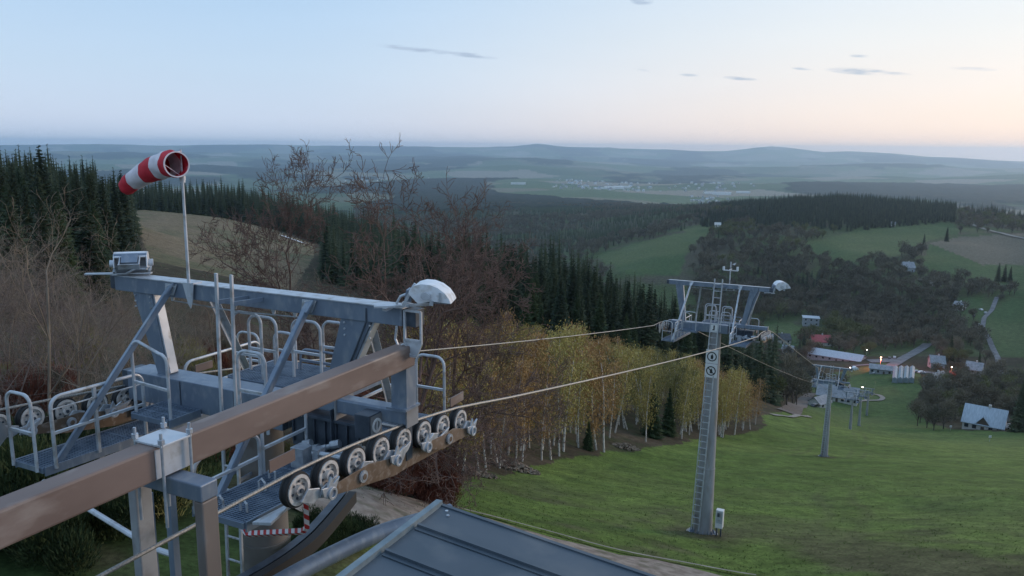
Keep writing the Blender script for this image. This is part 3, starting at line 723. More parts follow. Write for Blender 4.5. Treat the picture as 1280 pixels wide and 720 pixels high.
    rail((-1.49,.35,Z), (-1.49,1.7,Z), q(-1.16), mid=.5)
    rail((-1.38,-.50,q(-1.58)), (-.79,-.50,q(-1.56)), (q(-.66), q(-.76)) if near else q(-.7), mid=.45)
    rail((-2.02,1.80,Z), (-1.6,1.80,Z), q(-1.1), mid=.5)
    # nested hoops round the ladder head
    rail((-.60,.36,q(-1.2)), (-.14,.36,q(-1.2)), q(-.38), mid=.35)
    rail((-.60,.62,q(-1.2)), (-.14,.62,q(-1.2)), q(-.48), mid=.4)
    rail((.28,-.45,q(-1.5)), (.68,-.45,q(-1.5)), q(-.58), mid=.5)
    rail((-.52,.98,q(-1.25)), (-.16,.98,q(-1.25)), q(-.76), mid=.5)
    rail((.12,.62,q(-1.2)), (.56,.62,q(-1.2)), q(-.46), mid=.45)
    rail((.10,1.22,q(-1.3)), (.48,1.22,q(-1.3)), q(-.60), mid=.5)
    rail((-.1,1.0,q(-1.25)), (.95,1.0,q(-1.25)), q(-.95), r=.017, mid=.5)
    rail((.93,-1.70,q(-1.83)), (.93,-.85,q(-1.83)), q(-1.30), mid=.5)
    rail((.93,-.80,q(-1.83)), (.93,-.12,q(-1.83)), q(-1.16), mid=.5)
    rail((.93,.45,q(-1.85)), (.93,1.7,q(-1.85)), q(-1.05), mid=.5)
    rail((1.17,1.80,q(-1.85)), (1.60,1.80,q(-1.85)), q(-1.05), mid=.45)
    P(grating('platform', -1.38, -.76, -.56, -.10, q(-1.56), None)); P(grating('platform', -.70, 1.0, .34, 1.22, q(-1.24), None))
    # housing under the right arm with ribs, and number box
    ho = MB(); ho.box((.62,.0,q(-1.78)), (1.62,.30,q(-1.36)))
    for k in range(7): ho.box((.64+k*.155,-.03,q(-1.72)), (.66+k*.155,.0,q(-1.38)))
    ho.box((.60,-.05,q(-1.40)), (1.66,.33,q(-1.365)))
    h_ = P(ho.build('cable_housing', M['dark_steel'], bevel=.004))
    mm = MB(); random.seed(3)
    for k in range(9):
        uu = .95+k*.09; ww = -.22+.1*random.random(); zz = q(-1.72)+.12*random.random()
        mm.cyl((uu, ww, zz), (uu+.10, ww+.05*random.random(), zz+.03), .025+.03*random.random(), n=10)
    mm.box((1.05,-.52,q(-1.78)), (1.22,-.36,q(-1.56))); mm.cyl((1.25,-.40,q(-1.62)),(1.55,-.3,q(-1.66)),.03,n=10); mm.box((1.26,-.42,q(-1.70)),(1.34,-.3,q(-1.58)))
    mm.build('fitting', M['zinc'], h_)
    # load bearing stub from the cross arm down to each sheave train
    for sd_ in (-1, 1):
        st = MB(); tab = ROPE_R if sd_ > 0 else ROPE_L
        z1 = q(rz(tab, 0)-.42); st.box((2.14*sd_-.05,.02,z1), (2.14*sd_+.05,.14,q(-1.291 if sd_ > 0 else -1.5)))
        if sd_ < 0: st.box((-2.2,-.04,q(-1.55)), (-2.04,.26,q(-1.25)))
        P(st.build('train_hanger', M['dark_steel'], bevel=.004))
    # ladder with tall rails
    ld = MB(); uc = .05; wd = .115
    zt = .24; zb = -Hh+.35
    wt, wb, ub = -.36, (-.36 if near else -.52), (uc-.16 if near else -.22)
    if not near: wd = .17
    lw = lambda z: wt+(wb-wt)*(zt-z)/(zt-zb)
    lu = lambda z: uc+(ub-uc)*(zt-z)/(zt-zb)
    for s_ in (-1, 1): ld.bar((uc+s_*wd,wt,zt), (ub+s_*wd,wb,zb), .036 if near else .05, .028 if near else .04, up=(0,1,0))
    k = q(-1.45) if near else .0
    while k > zb+.1:
        ld.bar((lu(k)-wd,lw(k),k), (lu(k)+wd,lw(k),k), .02 if near else .03, .02 if near else .03); k -= .30
    la = P(ld.build('ladder', M['galv_light'], bevel=.003))
    lb = MB()
    for s_ in (-1, 1): lb.bar((uc+s_*wd,-.35,-.09), (uc+s_*wd+.10,.0,-.09), .02, .05)
    for zz in np.arange(q(-2.2), zb, -1.6): 
        for s_ in (-1, 1): lb.bar((lu(zz)+s_*wd,lw(zz)+.01,zz), (lu(zz)+s_*wd*.7,.0,zz), .02, .04)
    lb.build('ladder_bracket', M['galv'], la)
    gs = MB()
    for uu, ww in ((-1.2,-.012),(.96,-.012)):
        gs.prism([(uu-.10,ww,-.03),(uu+.10,ww,-.03),(uu+.03,ww,-.17),(uu-.12,ww,-.17)], (0,-.008,0))
        for a_, b2_ in ((-.06,-.06),(.05,-.06),(-.05,-.13)): gs.cyl((uu+a_,ww-.008,b2_), (uu+a_,ww-.022,b2_), .012, n=6)
    for s_ in (-1.93,-1.66,1.38,1.72):
        for k in range(3): gs.cyl((s_+.03,.02,-.24-k*.07), (s_+.03,.004,-.24-k*.07), .011, n=6)
    P(gs.build('gusset_plate', M['galv_light']))
    cbm = MB(); cbm.tube([(2.1,.215,-.05),(1.7,.222,-.12),(.6,.215,-.06),(-.6,.222,-.10),(-1.5,.21,-.05)], .011, 6); cbm.tube([(1.72,-.0,-.05),(1.72,-.01,-.2),(1.55,.0,-.55),(1.30,.0,q(-1.05))], .011, 6)
    for uu in (-1.1,-.2,.55,1.25): cbm.box((uu,-.004,q(-1.60)),(uu+.012,-.088,q(-1.24)))
    P(cbm.build('cable', M['dark_steel']))
    # windlass clamps and small hooks under the beam
    hk = MB()
    for uu in (-1.35,-.3,.3,.62): hk.prism([(uu,.08,-.2),(uu+.07,.08,-.2),(uu+.05,.08,-.27),(uu+.02,.08,-.27)], (0,.02,0))
    hk.tube([(-1.3,.1,-.27),(-.3,.1,-.30),(.8,.1,-.27)], .008, 5)
    P(hk.build('lifting_lug', M['galv_light']))
    # column, in sections
    zt = q(-1.60); zs_ = [zt]; n_ = seg; cyl = MB()
    for i in range(n_):
        z0 = zt+(-Hh-zt)*i/n_; z1 = zt+(-Hh-zt)*(i+1)/n_; ra = r1+(r0-r1)*i/n_; rb = r1+(r0-r1)*(i+1)/n_
        cyl.cyl((0,.12,z0), (0,.12,z1-.0), ra+i*.012, rb+i*.012, 32)
        if i: cyl.ring((0,.12,z0), (0,0,1), ra*.9, ra+i*.012+.008, .05, 32)
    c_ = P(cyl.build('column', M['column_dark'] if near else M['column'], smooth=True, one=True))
    ft = MB(); ft.cyl((0,.12,-Hh-.0),(0,.12,-Hh+.06), r0+.20, n=24)
    for k in range(12):
        a = 2*PI*k/12; ft.cyl(((r0+.13)*math.cos(a), .12+(r0+.13)*math.sin(a), -Hh), ((r0+.13)*math.cos(a), .12+(r0+.13)*math.sin(a), -Hh+.16), .022, n=6)
        ft.prism([((r0+.01)*math.cos(a+.26), .12+(r0+.01)*math.sin(a+.26), -Hh+.06), ((r0+.17)*math.cos(a+.26), .12+(r0+.17)*math.sin(a+.26), -Hh+.06), ((r0+.01)*math.cos(a+.26), .12+(r0+.01)*math.sin(a+.26), -Hh+.30)], (.012*math.sin(a+.26), -.012*math.cos(a+.26), 0))
    P(ft.build('base_flange', M['galv'], smooth=False))
    fd = MB(); fd.cyl((0,.12,-Hh-1.2),(0,.12,-Hh), r0+.32, n=28); P(fd.build('footing', M['concrete']))
    tabR = [(a, q(b_)) for a, b_ in ROPE_R]; tabL = [(a, q(b_)) for a, b_ in ROPE_L]
    if not near: tabL = [(a, b_+.0) for a, b_ in tabR]
    P(sheave_train(None, 1, tabR, True)); P(sheave_train(None, -1, tabL, near))
    bpy.data.objects.remove(H)
    for o in parts: o.parent = root; o.location = Vector(o.location)+Hz
    return root, tabR, tabL

# near tower -------------------------------------------------------
H1 = -gz(OH.x, OH.y)+OH.z+.05
T1, t1R, t1L = make_tower(H1, 0, True, '', .32, .265, 3)
T1.location = OH-Vector((0,0,H1)); T1.rotation_euler = (0,0,-PHI)
setp(T1, 'grey steel ski lift tower head with catwalks and sheaves, nearest at lower left', 'lift tower', 'towers of the ski lift')
def hobj(o):      # thing modelled in the head frame of the near tower
    o.matrix_world = HEAD; return o
nb = MB(); nb.box((1.70,-.235,-1.43), (1.895,-.01,-1.165)); nb.box((1.72,-.012,-1.6),(1.76,.06,-1.25))
nbo = nb.build('number_box', M['dark_steel'], T1, bevel=.006); nbo.location = (0,0,H1)
ns = MB(); ns.m = 0; ns.box((1.897,-.215,-1.42), (1.903,-.02,-1.18)); ns.m = 1; ns.ring((1.909,-.117,-1.295), (1,0,0), .052, .080, .008, 32); ns.prism([(1.905,-.129,-1.34),(1.905,-.113,-1.34),(1.905,-.103,-1.25),(1.905,-.119,-1.25)], (.008,0,0))
nso = ns.build('number_plate', [M['galv_dull'], M['signwhite']], nbo)

# tower down the slope ------------------------------------------------
TILT = R_(3.6); HT = 11.75
T2, t2R, t2L = make_tower(HT, .62, False, '', .42, .23, 3)
TP = [(877,667,34.7),(1030,571,102),(1062,543,222),(1073,537,262),(1083,522,350)]
towers = []
for i, (px, py, r) in enumerate(TP):
    o = T2 if i == 0 else copy_tree(T2)
    p = at(px, py, r); z = gz(p[0], p[1]); o.location = (p[0], p[1], z-.05); o.rotation_euler = (-TILT, 0, -PHI)
    towers.append(o)
# the further towers: shorten names of what cannot be told apart is not needed; labels say which one
lab = ['tall grey lift tower with ladder and signs standing alone on the green slope',
       'slim grey lift tower halfway down the grass run, beside the long grey roofed barn',
       'small lift tower behind the halfway tower, left one of the row of three',
       'fourth lift tower down the run, between two other small towers',
       'smallest lift tower farthest down the grass run, nearest the village']
for o, l in zip(towers, lab): setp(o, l, 'lift tower', 'towers of the ski lift')
# rope catcher plate and clamp bolts on the near catwalk
for (uu, ww) in ((1.12,-1.62),(1.38,-1.58),(1.2,-1.15),(1.42,-.95),(1.1,-.9)):
    b_ = MB(); b_.tube([(uu,ww,-1.75),(uu,ww,-1.67),(uu+.04,ww,-1.63),(uu+.08,ww,-1.67),(uu+.08,ww,-1.75)], .012, 6); o = b_.build('u_bolt', M['galv_light'], T1); o.location = (0,0,H1)
b_ = MB(); b_.prism([(1.66,-1.72,-1.74),(2.02,-1.86,-1.60),(2.06,-1.70,-1.52),(1.96,-1.52,-1.56),(1.70,-1.50,-1.74)], (0,0,-.03)); o = b_.build('catcher_plate', M['galv_light'], T1, bevel=.004); o.location = (0,0,H1)
# turn the group around the base so that the ladder faces the station
def headpt(o, u, w_, z, H=HT):
    mw = Matrix.Translation(o.location) @ o.rotation_euler.to_matrix().to_4x4()
    return mw @ Vector((u, w_, z+H))
# haul ropes -----------------------------------------------------------
for side, tab1, lbl in ((1, t1R, 'steel haul rope running over the near row of sheaves and down the slope, right strand'), (-1, t1L, 'steel haul rope leaving behind the near tower and climbing down beyond it, left strand')):
    pts = [LW(2.17*side, w_, z) for w_, z in tab1]
    tab2 = t2R
    for o in towers:
        seg = [headpt(o, 2.17*side, w_, z) for w_, z in tab2 if -2.6 < w_ < 2.7]
        a = pts[-1]; b_ = seg[0]; n_ = 14; sag = min(.0035*(b_-a).length, 1.0)
        pts += [a.lerp(b_, k/n_)-Vector((0,0,4*sag*(k/n_)*(1-k/n_))) for k in range(1, n_)] + seg
    e = pts[-1]; d = (pts[-1]-pts[-2]).normalized(); gx_, gy_ = e.x+WV.x*70, e.y+WV.y*70
    b_ = Vector((gx_, gy_, gz(gx_, gy_)+5)); pts += [e.lerp(b_, k/8)-Vector((0,0,3*(k/8)*(1-k/8))) for k in range(1, 9)]
    mb = MB(); mb.tube(pts, .0165, 7); o = mb.build('haul_rope', M['rope'], smooth=True)
    setp(o, lbl, 'rope')
# second tower extras -----------------------------------------------------
def on_tower(o, ob, H=HT):
    ob.matrix_world = Matrix.Translation(o.location) @ o.rotation_euler.to_matrix().to_4x4() @ Matrix.Translation((0,0,H)); return ob
sg = empty('ladder_sign', (0,0,0)); on_tower(towers[0], sg)
setp(sg, 'white prohibition boards with black ring pictograms fixed to the ladder of the tall tower', 'sign')
for zc_ in (-3.25, -3.90):
    b_ = MB(); b_.box((-.27,-.44,zc_-.31),(.27,-.425,zc_+.31)); bo = b_.build('board', M['signwhite'], sg, bevel=.004)
    b_ = MB(); b_.ring((0,-.446,zc_), (0,1,0), .17, .215, .008, 32); b_.bar((-.12,-.447,zc_+.12),(.12,-.447,zc_-.12),.008,.04) if zc_ < -3.5 else None
    b_.prism([(-.05,-.448,zc_-.10),(.04,-.448,zc_-.12),(.07,-.448,zc_),(.02,-.448,zc_+.12),(-.05,-.448,zc_+.04)], (0,.006,0)); b_.build('pictogram', M['black'], bo)
b_ = MB(); b_.box((-.15,-.40,-2.15),(.15,-.385,-1.75)); b_.m = 1; b_.box((-.03,-.41,-2.06),(.03,-.402,-1.84)); b_.box((-.07,-.41,-2.06),(-.02,-.402,-2.02))
o = on_tower(towers[0], b_.build('number_plate', [M['signwhite'], M['black']])); setp(o, 'small white number plate high on the ladder of the tall tower', 'sign')
wm = empty('wind_sensor', (0,0,0)); on_tower(towers[0], wm); setp(wm, 'thin mast with crossed arms and cups above the tall tower', 'wind sensor')
b_ = MB(); b_.cyl((.45,.1,-.1),(.45,.1,1.0),.028,n=8); b_.build('mast', M['galv_light'], wm)
b_ = MB(); b_.bar((.13,.1,.62),(.77,.1,.62),.04,.04); b_.bar((.45,-.2,.66),(.45,.4,.66),.03,.03); b_.cyl((.15,.1,.62),(.15,.1,.78),.05,n=10); b_.cyl((.75,.1,.62),(.75,.1,.80),.05,n=10); b_.prism([(.5,.1,.9),(.68,.1,.98),(.62,.1,.86)],(0,.012,0)); b_.build('sensor_arm', M['white'], wm)
cb = empty('control_cabinet', (0,0,0)); on_tower(towers[0], cb); setp(cb, 'pale grey electric cabinet on a stand at the foot of the tall tower', 'cabinet')
b_ = MB(); b_.box((.62,-.25,-HT+.55),(.95,.05,-HT+1.40)); b0 = b_.build('case', M['signwhite'], cb, bevel=.01)
b_ = MB(); b_.box((.66,-.262,-HT+.8),(.91,-.252,-HT+1.35)); b_.build('door', M['galv_light'], b0); b_ = MB(); b_.box((.70,-.268,-HT+1.1),(.80,-.263,-HT+1.28)); b_.build('label_plate', M['dark_steel'], b0)
b_ = MB(); b_.box((.66,-.2,-HT-.3),(.72,-.1,-HT+.55)); b_.box((.85,-.2,-HT-.3),(.91,-.1,-HT+.55)); b_.build('stand', M['dark_steel'], cb)

# brown beam from the station to the near tower -----------------------------
gb = empty('support_beam', LW(2.2,-3,-.62), (0,0,-PHI)); setp(gb, 'long faded brown steel beam crossing in front of the near tower from the lower left', 'beam')
def wr(o, parent):   # attach an object modelled in the head frame, keeping its place
    for e in EXTRA.pop(o.name, []): wr(e, parent)
    o.parent = parent; bpy.context.view_layer.update(); o.matrix_parent_inverse = parent.matrix_world.inverted(); o.matrix_world = HEAD; return o
b_ = MB(); b_.box((2.09,-13,-.632),(2.28,.08,-.395)); wr(b_.build('beam', M['rust_beam'], bevel=.018), gb)
b_ = MB(); b_.box((2.055,-.05,-1.10),(2.235,.005,-.637)); b_.box((2.055,.12,-1.10),(2.235,.135,-.637)); b_.box((2.12,.005,-1.10),(2.14,.12,-.637)); b_.box((2.236,-.05,-1.10),(2.25,.135,-.637)); b_.box((2.02,-.1,-1.098),(2.27,.18,-1.075))
wr(b_.build('post', M['galv']), gb)
pf = empty('portal_frame', LW(2.2,-3,-7), (0,0,-PHI)); setp(pf, 'galvanised box section portal of two posts carrying the brown beam', 'frame')
b_ = MB(); b_.box((1.84,-3.09,-.765),(2.60,-2.94,-.64)); wr(b_.build('cross_bar', M['galv'], bevel=.01), pf)
b_ = MB(); b_.box((2.515,-3.085,-8.6),(2.597,-2.945,-.768)); wr(b_.build('post', M['rust_post'], bevel=.012), pf)
b_ = MB(); b_.box((1.845,-3.085,-8.6),(1.93,-2.945,-.768)); wr(b_.build('post', M['galv_dull'], bevel=.01), pf)
b_ = MB(); b_.box((2.05,-3.16,-.393),(2.33,-2.90,-.377)); cp = wr(b_.build('clamp_plate', M['galv_light'], bevel=.003), pf)
b_ = MB()
for uu, ww in ((2.06,-3.15),(2.06,-2.91),(2.32,-3.15),(2.32,-2.91)):
    b_.cyl((uu,ww,-.98),(uu,ww,-.29),.011,n=8); b_.cyl((uu,ww,-.365),(uu,ww,-.335),.024,n=6)
wr(b_.build('clamp_bolt', M['zinc']), pf)
b_ = MB(); b_.box((2.282,-3.18,-.62),(2.287,-2.88,-.41)); wr(b_.build('bare_patch', M['galv_light']), pf)
sc = empty('side_rail', LW(1.4,-2.6,-1.5), (0,0,-PHI)); setp(sc, 'thin galvanised tube rail low behind the brown beam and its portal', 'rail')
b_ = MB(); b_.tube([(-1.55,-1.6,-2.05),(.6,-1.95,-2.15),(.9,-1.95,-2.15)], .028, 8); wr(b_.build('tube', M['galv_light'], smooth=True), sc)
b_ = MB(); b_.box((.86,-1.99,-2.6),(.93,-1.92,-1.3)); b_.box((.55,-1.95,-2.55),(.60,-1.90,-1.6)); wr(b_.build('upright', M['galv']), sc)

# curved guide rails -------------------------------------------------------
def arc(name, pts, w_, h_, mat, label):
    P_ = [Vector(p) for p in pts]
    for _ in range(4):
        q_ = [P_[0]]
        for a, c in zip(P_[:-1], P_[1:]): q_ += [a.lerp(c, .25), a.lerp(c, .75)]
        P_ = q_+[P_[-1]]
    b_ = MB(); vs = []; fs = []
    for i, p in enumerate(P_):
        d = (P_[min(i+1,len(P_)-1)]-P_[max(i-1,0)]).normalized(); s_ = d.cross(Vector((0,0,1))).normalized()*w_/2
        for (a, c) in ((-1,-1),(1,-1),(1,1),(-1,1)): vs.append(p+s_*a+Vector((0,0,h_/2*c)))
    for i in range(len(P_)-1):
        for k in range(4): fs.append((4*i+k, 4*i+(k+1)%4, 4*i+4+(k+1)%4, 4*i+4+k))
    fs += [(3,2,1,0), tuple(4*(len(P_)-1)+k for k in range(4))]
    b_.add(vs, fs); o = b_.build(name, mat); hobj(o); setp(o, label, 'guide rail'); return o
arc('curved_rail', [(.05,1.60,-3.2),(.26,.95,-3.2),(.45,.25,-3.2),(.47,-.5,-3.2),(.25,-1.4,-3.25),(-.3,-2.4,-3.3)], .11, .12, M['dark_steel'], 'dark curved guide rail under the near sheaves, left one of the two bent rails')
arc('curved_rail', [(.21,1.60,-3.2),(.42,.95,-3.2),(.61,.25,-3.2),(.63,-.5,-3.2),(.42,-1.4,-3.25),(-.12,-2.4,-3.3)], .11, .16, M['rubber'], 'black rubber faced curved rail close against the dark guide rail')
b_ = MB(); cv = [(2.10,1.12,-2.79),(1.99,.95,-2.8),(1.60,.30,-2.8),(1.38,-.45,-2.82),(1.23,-1.1,-2.85),(1.15,-2.0,-2.9)]
P_ = [Vector(p) for p in cv]
for _ in range(3):
    q_ = [P_[0]]
    for a, c in zip(P_[:-1], P_[1:]): q_ += [a.lerp(c, .25), a.lerp(c, .75)]
    P_ = q_+[P_[-1]]
b_.tube(P_, .10, 16); o = hobj(b_.build('curved_pipe', M['galv'], smooth=True)); setp(o, 'thick galvanised pipe bent in an arc beside the sheet metal roof', 'guide rail')
# striped bumper bar ----------------------------------------------------------
mbn, ntb, bb = newmat('red_white_stripes'); M['stripes'] = mbn
g_ = N(ntb, 'ShaderNodeTexCoord'); sp = N(ntb, 'ShaderNodeSeparateXYZ'); ntb.links.new(g_.outputs['Object'], sp.inputs[0])
a_ = N(ntb, 'ShaderNodeMath', operation='ADD'); ntb.links.new(sp.outputs[0], a_.inputs[0]); ntb.links.new(sp.outputs[2], a_.inputs[1])
f_ = N(ntb, 'ShaderNodeMath', operation='MULTIPLY'); f_.inputs[1].default_value = 8.5; ntb.links.new(a_.outputs[0], f_.inputs[0])
fr_ = N(ntb, 'ShaderNodeMath', operation='FRACT'); ntb.links.new(f_.outputs[0], fr_.inputs[0]); gt = N(ntb, 'ShaderNodeMath', operation='GREATER_THAN'); gt.inputs[1].default_value = .52; ntb.links.new(fr_.outputs[0], gt.inputs[0])
mx_ = N(ntb, 'ShaderNodeMix', data_type='RGBA'); mx_.inputs['A'].default_value = (.62,.60,.60,1); mx_.inputs['B'].default_value = (.42,.02,.02,1); ntb.links.new(gt.outputs[0], mx_.inputs['Factor']); ntb.links.new(mx_.outputs['Result'], bb.inputs['Base Color'])
b_ = MB(); b_.tube([(.27,-.5,-2.52),(.27,-.5,-2.70),(.33,-.5,-2.75),(1.16,-.5,-2.52),(1.22,-.5,-2.46),(1.22,-.5,-2.10)], .038, 4); o = hobj(b_.build('striped_bumper', M['stripes'])); setp(o, 'red and white striped bar bent upward at its end below the first sheave', 'bumper')

# windsock ------------------------------------------------------------------
ws_ = empty('windsock', LW(-.88,.1,0), (0,0,-PHI)); setp(ws_, 'red and white striped windsock on a thin pole above the near tower', 'windsock')
b_ = MB(); b_.cyl((-.88,-.03,-.16),(-.87,-.03,1.24),.020,.016,n=12); b_.prism([(-.97,-.045,.0),(-.79,-.045,.02),(-.82,-.045,-.20),(-.86,-.045,-.30),(-.90,-.045,-.24)], (0,.012,0)); b_.box((-.95,-.05,.0),(-.8,.1,.015)); wr(b_.build('pole', M['galv_light'], smooth=True), ws_)
b_ = MB(); b_.cyl((-.868,-.03,1.20),(-.868,-.03,1.60),.010,n=8); b_.ring((-.868,-.03,1.27),(0,0,1),.012,.035,.05,16); b_.ring((-.868,-.03,1.23),(0,0,1),.012,.03,.03,16); wr(b_.build('swivel_rod', M['galv_light']), ws_)
ctr = [(-.80,-.16,1.43),(-.95,-.11,1.43),(-1.13,-.06,1.41),(-1.34,-.03,1.36),(-1.57,.0,1.29),(-1.80,.02,1.20),(-1.93,.03,1.12)]
rad = [.145,.152,.15,.140,.128,.112,.100]
# straighten into finer rings
cc = []; rr2 = []
for i in range(len(ctr)-1):
    for k in range(5):
        t = k/5; cc.append(Vector(ctr[i]).lerp(Vector(ctr[i+1]), t)); rr2.append(rad[i]*(1-t)+rad[i+1]*t)
cc.append(Vector(ctr[-1])); rr2.append(rad[-1])
for _ in range(2): cc = [cc[0]]+[(cc[i-1]+cc[i]*2+cc[i+1])/4 for i in range(1,len(cc)-1)]+[cc[-1]]
nring = 28; vs = []; fs = []; mi = []
for i, p in enumerate(cc):
    d = (cc[min(i+1,len(cc)-1)]-cc[max(i-1,0)]).normalized(); x = d.cross(Vector((0,0,1))).normalized(); y = x.cross(d)
    for k in range(nring):
        a = 2*PI*k/nring; s_ = rr2[i]*(1+.035*math.sin(3*a+i*.5)+.03*math.sin(7*a+i*.9)+.02*math.sin(i*1.7))
        vs.append(p+x*math.cos(a)*s_*(.92)+y*math.sin(a)*s_*(1.03 if math.sin(a) > 0 else .97)+Vector((0,0,-.0)))
nb_ = len(cc)-1
for i in range(nb_):
    for k in range(nring):
        fs.append((i*nring+k, i*nring+(k+1)%nring, (i+1)*nring+(k+1)%nring, (i+1)*nring+k)); mi.append(min(4, int(i/nb_*5)) % 2)
me = bpy.data.meshes.new('sock'); me.from_pydata([tuple(v) for v in vs], [], fs); me.materials.append(M['red']); me.materials.append(M['whitecloth']); me.polygons.foreach_set('material_index', mi); me.polygons.foreach_set('use_smooth', [True]*len(fs))
o = bpy.data.objects.new('sock', me); col.objects.link(o); s_ = o.modifiers.new('thickness', 'SOLIDIFY'); s_.thickness = .004; wr(o, ws_)
b_ = MB(); d = (cc[1]-cc[0]).normalized(); b_.ring(cc[0]-d*.002, d, .136, .150, .012, 32)
x = d.cross(Vector((0,0,1))).normalized()
for s_ in (-1, 1): b_.tube([cc[0]+x*.14*s_, Vector((-.868,-.03,1.28))], .004, 5)
b_.tube([cc[0]+Vector((0,0,-.14)), Vector((-.868,-.03,1.28))], .004, 5); b_.tube([cc[0]+Vector((0,0,.14)), Vector((-.868,-.03,1.58))], .004, 5)
wr(b_.build('mouth_ring', M['whitecloth'], smooth=True), ws_)

# floodlights ------------------------------------------------------------------
def floodlight(label):
    root = empty('floodlight', (0,0,0)); setp(root, label, 'floodlight', 'white floodlights on the lift towers')
    # profile in x-z (x = aim direction), extruded along y
    prof = [(0,0),(.0,.06),(.05,.15),(.14,.205),(.25,.22),(.36,.195),(.46,.13),(.53,.04),(.56,-.02)]
    W2 = .19; b_ = MB(); n_ = len(prof); vs = []; fs = []
    for s_ in (-W2, W2):
        for (x, z) in prof: vs.append((x, s_, z))
    inner = [(x*.93+.02, z*.93) for x, z in prof]
    for s_ in (-W2, W2):
        for (x, z) in inner: vs.append((x, s_*.96, z-.006))
    for i in range(n_-1):
        fs.append((i, i+1, n_+i+1, n_+i)); fs.append((2*n_+i, 3*n_+i, 3*n_+i+1, 2*n_+i+1))
    for s_ in (0, 1):
        for i in range(n_-1): fs.append((s_*n_+i, 2*n_+s_*n_+i, 2*n_+s_*n_+i+1, s_*n_+i+1))
    fs.append((0, n_, 3*n_, 2*n_)); fs.append((n_-1, 2*n_+n_-1, 3*n_+n_-1, n_+n_-1))
    b_.add(vs, fs); b_.build('hood', M['white'], root, smooth=True)
    for s_ in (-1, 1):
        b_ = MB(); b_.prism([(x, s_*(W2+.002), z) for x, z in prof]+[(.30,s_*(W2+.002),-.05),(.14,s_*(W2+.002),-.13)], (0, s_*.014, 0))
        sc_ = b_.build('side_cover', M['white'], root, bevel=.003)
        b_ = MB(); b_.cyl((.23, s_*(W2+.016), .03), (.23, s_*(W2+.075), .03), .062, n=20); b_.build('lamp_cap', M['galv_light'], sc_, smooth=True)
        b_ = MB(); b_.bar((.40, s_*(W2+.03), .13), (.42, s_*(W2+.03), -.01), .025, .03); b_.build('clip', M['zinc'], sc_); b_ = MB(); b_.box((.29, s_*(W2+.017), -.11), (.34, s_*(W2+.04), -.03)); b_.build('clip', M['zinc'], sc_)
    b_ = MB(); b_.hexa([(.13,-W2,-.12),(.56,-W2,-.03),(.56,W2,-.03),(.13,W2,-.12),(.13,-W2,-.115),(.56,-W2,-.025),(.56,W2,-.025),(.13,W2,-.115)]); b_.build('glass', M['glass'], root)
    b_ = MB(); b_.cyl((.14,-.12,.10),(.14,.12,.10),.022,n=12); b_.build('bulb', M['alu'], root)
    b_ = MB(); b_.cyl((.02,-.20,.05),(.02,.20,.05),.035,n=12); b_.box((-.06,-.1,-.16),(.03,.1,.03)); b_.build('back_box', M['galv'], root)
    b_ = MB()
    for s_ in (-1, 1): b_.bar((.0,s_*.12,-.0),(-.06,s_*.12,-.24),.012,.04)
    b_.box((-.12,-.13,-.25),(.02,.13,-.238)); b_.build('yoke', M['galv_light'], root)
    return root
fr = floodlight('white floodlight seen from the side on the right end of the near tower beam')
fr.matrix_world = HEAD @ Matrix.Translation((2.27,.05,.175)) @ Matrix.Rotation(R_(20), 4, 'Z') @ Matrix.Rotation(R_(10), 4, 'Y') @ Matrix.Diagonal((.80,.78,.62,1))
b_ = MB(); b_.bar((1.95,-.18,.02),(2.42,.16,.03),.07,.018); b_.bar((2.02,-.10,-.02),(2.05,.1,-.0),.05,.03); b_.tube([(2.12,-.02,.04),(2.16,0,.12),(2.25,.03,.16),(2.31,.05,.26)], .014, 7); wr(b_.build('bracket', M['galv_light'], None), fr)
fl_ = floodlight('white floodlight turned towards the camera on the left end of the near tower beam')
fl_.matrix_world = HEAD @ Matrix.Translation((-1.95,.02,.25)) @ Matrix.Rotation(R_(135), 4, 'Z') @ Matrix.Rotation(R_(50), 4, 'Y') @ Matrix.Diagonal((.62,.95,.8,1))
b_ = MB(); b_.bar((-2.50,-.22,.02),(-1.80,.20,.03),.07,.018); b_.tube([(-2.0,.0,.04),(-1.9,.05,.10),(-1.75,.1,.1)], .014, 7); wr(b_.build('bracket', M['galv_light'], None), fl_)
f2 = floodlight('white floodlight on the right end of the top beam of the tall tower')
f2.matrix_world = Matrix.Translation(headpt(towers[0], 2.35, .1, .05)) @ Matrix.Rotation(-PHI+R_(25), 4, 'Z') @ Matrix.Scale(1.15, 4)
b_ = MB(); b_.bar((-.35,0,-.24),(.02,0,-.22),.06,.03); o = b_.build('bracket', M['galv_light'], f2)
f3 = floodlight('white floodlight on the second tower down the slope')
f3.matrix_world = Matrix.Translation(headpt(towers[1], 2.35, .1, .05)) @ Matrix.Rotation(-PHI+R_(25), 4, 'Z') @ Matrix.Scale(1.3, 4)

# station building under the camera ------------------------------------------------
st = empty('station_building', LW(6,-6,-7), (0,0,-PHI)); setp(st, 'lift station with a dark blue grey standing seam metal roof in the lower middle', 'building')
def rz_(u): return -.925-.094*(u-3.9)
b_ = MB(); u0, u1, w0, w1 = 3.9, 7.6, -9.5, -2.1
b_.hexa([(u0,w0,rz_(u0)-.03),(u1,w0,rz_(u1)-.03),(u1,w1,rz_(u1)-.03),(u0,w1,rz_(u0)-.03),(u0,w0,rz_(u0)),(u1,w0,rz_(u1)),(u1,w1,rz_(u1)),(u0,w1,rz_(u0))])
rf = wr(b_.build('roof', M['roof']), st)
b_ = MB()
for k in range(18):
    ww = -2.44-.385*k
    b_.bar((u0+.03,ww,rz_(u0)+.012),(u1,ww,rz_(u1)+.012),.022,.028); b_.bar((u0+.03,ww-.02,rz_(u0)+.003),(u1,ww-.02,rz_(u1)+.003),.05,.006)
